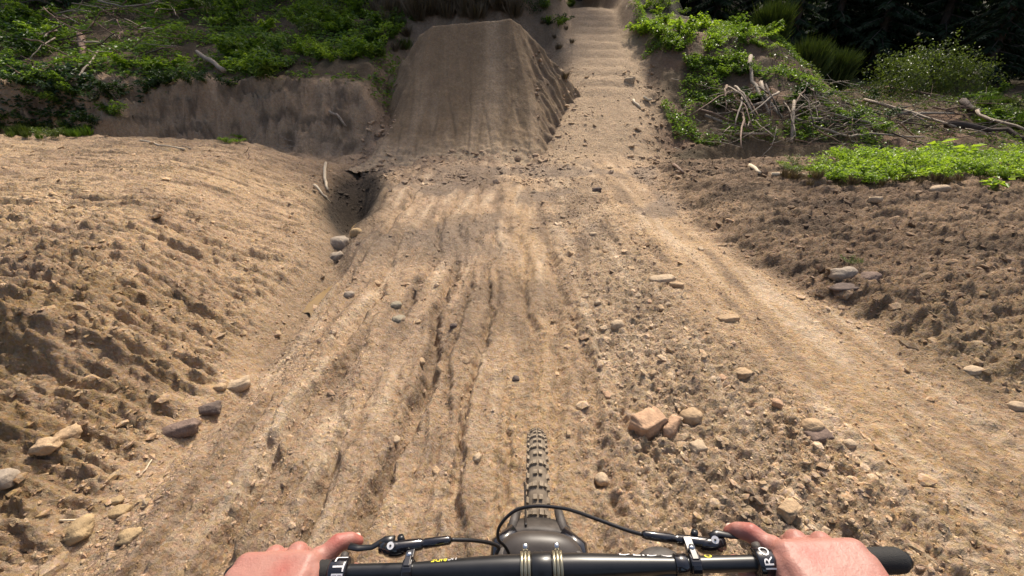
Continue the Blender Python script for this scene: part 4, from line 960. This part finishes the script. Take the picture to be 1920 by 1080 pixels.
# frame under the rider
head_lo, head_hi = crown_c + Vector((0,-.02,.05)), BC - BU*.045 + BF*.01
bb = Vector((rear.x, rear.y, 0)) + Wd*.44 + Vector((0,0,.34)); seat_j = bb + Wd*-.12 + Vector((0,0,.36))
b = MB(); b.tube([head_lo, bb], [.026,.024], 14); b.build('down_tube', M['bar'], bike)
b = MB(); b.tube([head_hi-Vector((0,.02,.03)), seat_j], [.022,.017], 14); b.build('top_tube', M['bar'], bike)
b = MB(); b.tube([bb, seat_j, seat_j + Wd*-.05 + Vector((0,0,.14))], [.018,.018,.015], 14); b.build('seat_tube', M['bar'], bike)
for s in (-1, 1):
    b = MB(); b.tube([bb+Ws*s*.02, Vector((rear.x,rear.y,.37))+Ws*s*.066], .011, 10); b.build('chain_stay', M['bar'], bike)
    b = MB(); b.tube([seat_j+Ws*s*.02, Vector((rear.x,rear.y,.37))+Ws*s*.066], .009, 10); b.build('seat_stay', M['bar'], bike)
sd_ = seat_j + Wd*-.06 + Vector((0,0,.15)); b = MB(); b.tube([sd_+Wd*.15, sd_+Wd*.05, sd_-Wd*.07, sd_-Wd*.13], [.016,.024,.065,.055], 14, flat=.4); b.build('saddle', M['rubber'], bike)
# brake levers
def lever(s, mc0, mc1, body, clamp_px, blade, badge, knob):
    a, c_ = cam_pt(*mc0), cam_pt(*mc1); b = MB()
    b.tube([a, a.lerp(c_,.04), a.lerp(c_,.40), a.lerp(c_,.42), a.lerp(c_,.46), a.lerp(c_,.85), c_], [.0042,.0058,.0066,.0052,.0074,.0088,.0082], 14)
    lv = b.build('brake_lever', M['gloss'], bike)
    b = MB(); ctr = cam_pt(*body); b.ball(ctr, .019, .010, .012, Matrix((bd, BF, BU)).transposed(), 14, 10); b.tube([ctr+bd*s*.004+BF*.004, ctr+bd*s*.021+BF*.003], [.0085,.0080], 12)
    b.build('lever_body', M['gloss'], lv)
    b = MB(); k = bar_at(clamp_px); b.tube([k-bd*.0065, k-bd*.0055, k+bd*.0055, k+bd*.0065], [.0135,.0146,.0146,.0135], 20)
    b.box(k+BF*.020+BU*.008, bd*.0055, BF*.010, BU*.004); b.box(k+BF*.004+BU*.0142, bd*.0042, BF*.007, BU*.0016)
    b.build('lever_clamp', M['gloss'], lv, smooth=False, bevel=.001)
    b = MB(); q = k+BF*.013+BU*.0135; b.tube([q, q+BU*.003], .0038, 10); b.build('clamp_bolt', M['steel'], lv)
    b = MB(); P = [cam_pt(*q) for q in blade]; b.tube(P, [.0062,.0055,.0042,.0048,.0055,.0050][:len(P)], 10, flat=.55); b.build('lever_blade', M['bar'], lv)
    p = cam_pt(*badge); nv = (CAM-p).normalized(); b = MB(); b.tube([p, p+nv*.0015], .0046, 14); b.build('pivot_badge', M['white'], lv, smooth=False)
    b = MB(); b.tube([p+nv*.0016, p+nv*.0022], .0014, 8); b.build('pivot_bolt', M['bar'], lv)
    p = cam_pt(*knob); b = MB(); b.tube([p-BU*.006, p+BU*.004], [.005,.0045], 10); b.build('adjuster_knob', M['bar'], lv)
lever(-1, (846,1012,.585), (722,1030,.575), (740,1030,.578), 766, [(738,1012,.582),(722,1012,.585),(697,1026,.583),(672,1028,.582),(655,1024,.583)], (732,1023,.562), (752,1010,.585))
lever(1, (1204,1002,.585), (1352,1024,.572), (1330,1024,.574), 1301, [(1332,1008,.578),(1345,1000,.580),(1368,1004,.580),(1390,1006,.579),(1412,1000,.579)], (1341,1012,.556), (1302,1000,.582))
# hoses
def spline(P, n=10):
    P = [Vector(p) for p in P]; Q = [P[0]*2-P[1]] + P + [P[-1]*2-P[-2]]; out = []
    for i in range(1, len(Q)-2):
        for k in range(n):
            t = k/n; a, b_, c_, d_ = Q[i-1:i+3]
            out.append(.5*((2*b_) + (c_-a)*t + (2*a-5*b_+4*c_-d_)*t*t + (3*b_-a-3*c_+d_)*t**3))
    return out + [P[-1]]
def hose(pts, r=.0027):
    b = MB(); b.tube(spline([cam_pt(*p) for p in pts]), r, 8); return b.build('brake_hose', M['hose'], bike)
hose([(846,1012,.585),(885,1013,.60),(918,1018,.62),(935,1026,.63),(931,1040,.63),(940,1052,.64),(960,1075,.66)])
hose([(1204,1002,.585),(1170,992,.60),(1110,970,.63),(1060,954,.66),(1005,949,.68),(965,958,.69),(938,985,.69),(934,1010,.69),(948,1026,.70),(965,1060,.72)])
hose([(986,985,.80),(985,950,.88),(984,915,.97),(983,905,1.02)], .0022)
# dropper remote below the bar
b = MB(); p = bar_at(1243); b.ball(p+BF*.008-BU*.010, .030, .022, .012, Matrix((bd, BF, BU)).transposed(), 18, 10); b.build('dropper_remote', M['dustblack'], bike)
ring(1264, 1288, .0128, 'gloss', 'remote_clamp')

# ---------------------------------------------------------------- the rider's hands and arms
def skin_mat():
    m, nt, n, l, b = nodes('skin')
    tc = n.new('ShaderNodeTexCoord'); nz = n.new('ShaderNodeTexNoise'); nz.inputs['Scale'].default_value = 26; nz.inputs['Detail'].default_value = 4
    l.new(tc.outputs['Object'], nz.inputs['Vector'])
    at = n.new('ShaderNodeAttribute'); at.attribute_name = 'flush'; sx = n.new('ShaderNodeSeparateColor'); l.new(at.outputs['Color'], sx.inputs[0])
    ad = n.new('ShaderNodeMath'); ad.operation = 'MULTIPLY_ADD'; ad.inputs[1].default_value = .9; l.new(nz.outputs['Fac'], ad.inputs[0]); 
    sb = n.new('ShaderNodeMath'); sb.operation = 'SUBTRACT'; sb.inputs[1].default_value = .32; l.new(sx.outputs[0], sb.inputs[0]); l.new(sb.outputs[0], ad.inputs[2])
    mx = n.new('ShaderNodeMix'); mx.data_type = 'RGBA'; mx.inputs[6].default_value = (.335,.165,.130,1); mx.inputs[7].default_value = (.31,.095,.074,1)
    l.new(ad.outputs[0], mx.inputs[0]); l.new(mx.outputs[2], b.inputs['Base Color'])
    b.inputs['Roughness'].default_value = .48; b.inputs['Specular IOR Level'].default_value = .35
    b.inputs['Subsurface Weight'].default_value = .15; b.inputs['Subsurface Radius'].default_value = (.008,.003,.002); b.inputs['Subsurface Scale'].default_value = .6
    n2 = n.new('ShaderNodeTexNoise'); n2.inputs['Scale'].default_value = 420; n2.inputs['Detail'].default_value = 3; l.new(tc.outputs['Object'], n2.inputs['Vector'])
    n3 = n.new('ShaderNodeTexNoise'); n3.inputs['Scale'].default_value = 60; n3.inputs['Detail'].default_value = 3; l.new(tc.outputs['Object'], n3.inputs['Vector'])
    a2 = n.new('ShaderNodeMath'); a2.operation = 'MULTIPLY_ADD'; a2.inputs[1].default_value = .25; l.new(n2.outputs['Fac'], a2.inputs[0]); l.new(n3.outputs['Fac'], a2.inputs[2])
    bp = n.new('ShaderNodeBump'); bp.inputs['Strength'].default_value = .9; bp.inputs['Distance'].default_value = .0020
    l.new(a2.outputs[0], bp.inputs['Height']); l.new(bp.outputs[0], b.inputs['Normal'])
    return m
M['skin'] = skin_mat(); M['nail'] = plain('nail', (.66,.42,.34), .3)
M['cloth'] = plain('jersey', (.03,.035,.045), .85, noise=.3, nscale=30)
rider = empty('person', (0, 0, 0)); tag(rider, 'rider gripping both handlebar ends, one finger on each brake lever', 'person')
HANDS = []
def hand_caps(px, sgn, sc, tilt):
    O = bar_at(px); caps = []
    def W(o, f_, u): 
        return O + (bd*(o*sgn) + BF*f_ + BU*u)*sc
    def cap(a, ra, b_, rb): caps.append((W(*a), ra*sc, W(*b_), rb*sc))
    mcp = [(-.044,.015,-.004),(-.015,.020,-.002),(.014,.018,-.003),(.040,.011,-.007)]; mr = [.0135,.0138,.0130,.0120]
    wr = [(-.026,-.082,.010),(-.010,-.086,.012),(.010,-.086,.011),(.026,-.082,.006)]
    for i in range(4):
        cap(mcp[i], mr[i], wr[i], .0185); cap((mcp[i][0], mcp[i][1]-.004, mcp[i][2]+.004), mr[i]*.9, (mcp[i][0]*.7, -.05, .0175), .0130)
        if i < 3:
            mid = tuple((mcp[i][k]+mcp[i+1][k])/2 for k in range(3)); mid = (mid[0], mid[1]-.004, mid[2]-.001)
            cap(mid, .0134, tuple((wr[i][k]+wr[i+1][k])/2 for k in range(3)), .0185)
        knuckle = (mcp[i][0], mcp[i][1]+.003, mcp[i][2]+.0045); cap(knuckle, mr[i]*1.02, (mcp[i][0], mcp[i][1]-.004, mcp[i][2]+.0015), mr[i]*.98)
    # palm and thumb side
    cap((-.040,.004,.004), .0145, (-.030,-.060,.004), .022); cap((.040,-.002,.002), .0140, (.030,-.060,.000), .021); [cap((o_, .004, .0105), .0150, (o_*.75, -.06, .010), .021) for o_ in np.linspace(-.039,.037,15)]; [cap((o_, -.012, .0115), .0155, (o_*.75, -.06, .010), .021) for o_ in np.linspace(-.039,.039,15)]
    cap((-.047,-.004,.006), .0130, (-.043,-.040,.002), .017)
    cap((-.034,-.050,.000), .018, (-.056,-.022,-.012), .0135); cap((-.056,-.022,-.012), .0125, (-.074,.000,-.022), .0105); cap((-.074,.000,-.022), .0105, (-.086,.016,-.022), .0085)
    # curled fingers
    for i, (lo, k) in enumerate(((-.012,1.0),(.014,.97),(.038,.86))):
        m_ = mcp[i+1]; q1 = (lo, .037*k, -.022); q2 = (lo-.001, .026*k, -.036*k); q3 = (lo-.002, .006, -.034)
        cap(m_, mr[i+1]*.96, q1, .0102*k); cap(q1, .0104*k, q2, .0092*k); cap(q2, .0092*k, q3, .0080*k)
    # index finger on the lever
    cap(mcp[0], .0136, (-.062,.036,.002), .0116); cap((-.062,.036,.002), .0116, (-.074,.043,-.003), .0100); cap((-.074,.043,-.003), .0100, (-.081,.046,-.011), .0084)
    # forearm
    cap((.0,-.084,.016), .024, (.030,-.15,.004), .027); cap((.030,-.15,.004), .027, (.085,-.27,-.01), .040); cap((-.012,-.084,.016), .019, (.012,-.15,.004), .024)
    cap((.085,-.27,-.01), .041, (.11,-.33,.0), .042)
    e = W(.11,-.33,.0); sh = Vector((.19*sgn, -.24, 1.40))
    caps.append((e, .042, e.lerp(sh,.5), .044)); caps.append((e.lerp(sh,.5), .044, sh, .052)); caps.append((sh, .052, Vector((0,-.27,1.40)), .055))
    HANDS.append((W, sgn)); flush = [W(*m_) for m_ in mcp] + [W(-.062,.036,.010), W(-.02,-.01,.018), W(.03,-.04,.018), W(-.081,.046,-.011)]
    return caps, flush, W
def caps_to_mesh(caps, voxel, name, mat, smooth_it=6):
    b = MB()
    for (a, ra, c_, rc) in caps:
        d = (c_-a); L = d.length; n = max(2, int(L/(min(ra,rc)*.35))+1)
        for i in range(n+1):
            t = i/n; b.ball(a.lerp(c_, t), ra+(rc-ra)*t, n=14, m=10)
    me = bpy.data.meshes.new(name); me.from_pydata(b.v, [], b.f); o = bpy.data.objects.new(name, me); COL.objects.link(o)
    md = o.modifiers.new('r', 'REMESH'); md.mode = 'VOXEL'; md.voxel_size = voxel
    sm = o.modifiers.new('s', 'SMOOTH'); sm.factor = .5; sm.iterations = smooth_it
    dg = bpy.context.evaluated_depsgraph_get(); out = bpy.data.meshes.new_from_object(o.evaluated_get(dg)); bpy.data.objects.remove(o)
    for p in out.polygons: p.use_smooth = True
    out.materials.clear(); out.materials.append(M[mat]); return out
c1, f1, WR = hand_caps(1538, 1, 1.08, 0); c2, f2, WL = hand_caps(520, -1, 1.08, 0)
body = caps_to_mesh(c1+c2, .0021, 'body', 'skin', 11)
co = np.empty(len(body.vertices)*3, np.float32); body.vertices.foreach_get('co', co); co = co.reshape(-1, 3)
fl = np.zeros(len(co), np.float32)
for p in f1+f2: fl = np.maximum(fl, np.exp(-((co-np.array(p))**2).sum(1)/(.014**2)))
# tendons and creases as small relief on the back of the hand
a = body.color_attributes.new('flush', 'FLOAT_COLOR', 'POINT'); rg = np.ones((len(co),4), np.float32); rg[:,:3] = fl[:,None]; a.data.foreach_set('color', rg.ravel())
link('body', body, rider)
for W, s in HANDS:
    b = MB(); c_ = W(-.080,.0505,-.0055); b.ball(c_, .0055, .0045, .0022, Matrix((bd, BF, BU)).transposed(), 10, 6); b.build('fingernail', M['nail'], rider)
# jersey
def jersey():
    b = MB()
    for W, s in HANDS:
        e = W(.11,-.33,.0); sh = Vector((.19*s, -.24, 1.40))
        b.tube(spline([W(.088,-.275,-.01), e, e.lerp(sh,.5), sh, Vector((.02*s,-.27,1.40))], 6), [.048]*7+[.052]*6+[.058]*6+[.066]*6, 16)
    b.tube(spline([(0,-.26,1.44), (0,-.30,1.30), (0,-.42,1.10), (0,-.50,.98)], 5), [.15,.165,.17,.17,.17]+[.165]*11, 20, flat=.7)
    b.build('jersey', M['cloth'], rider)
jersey()
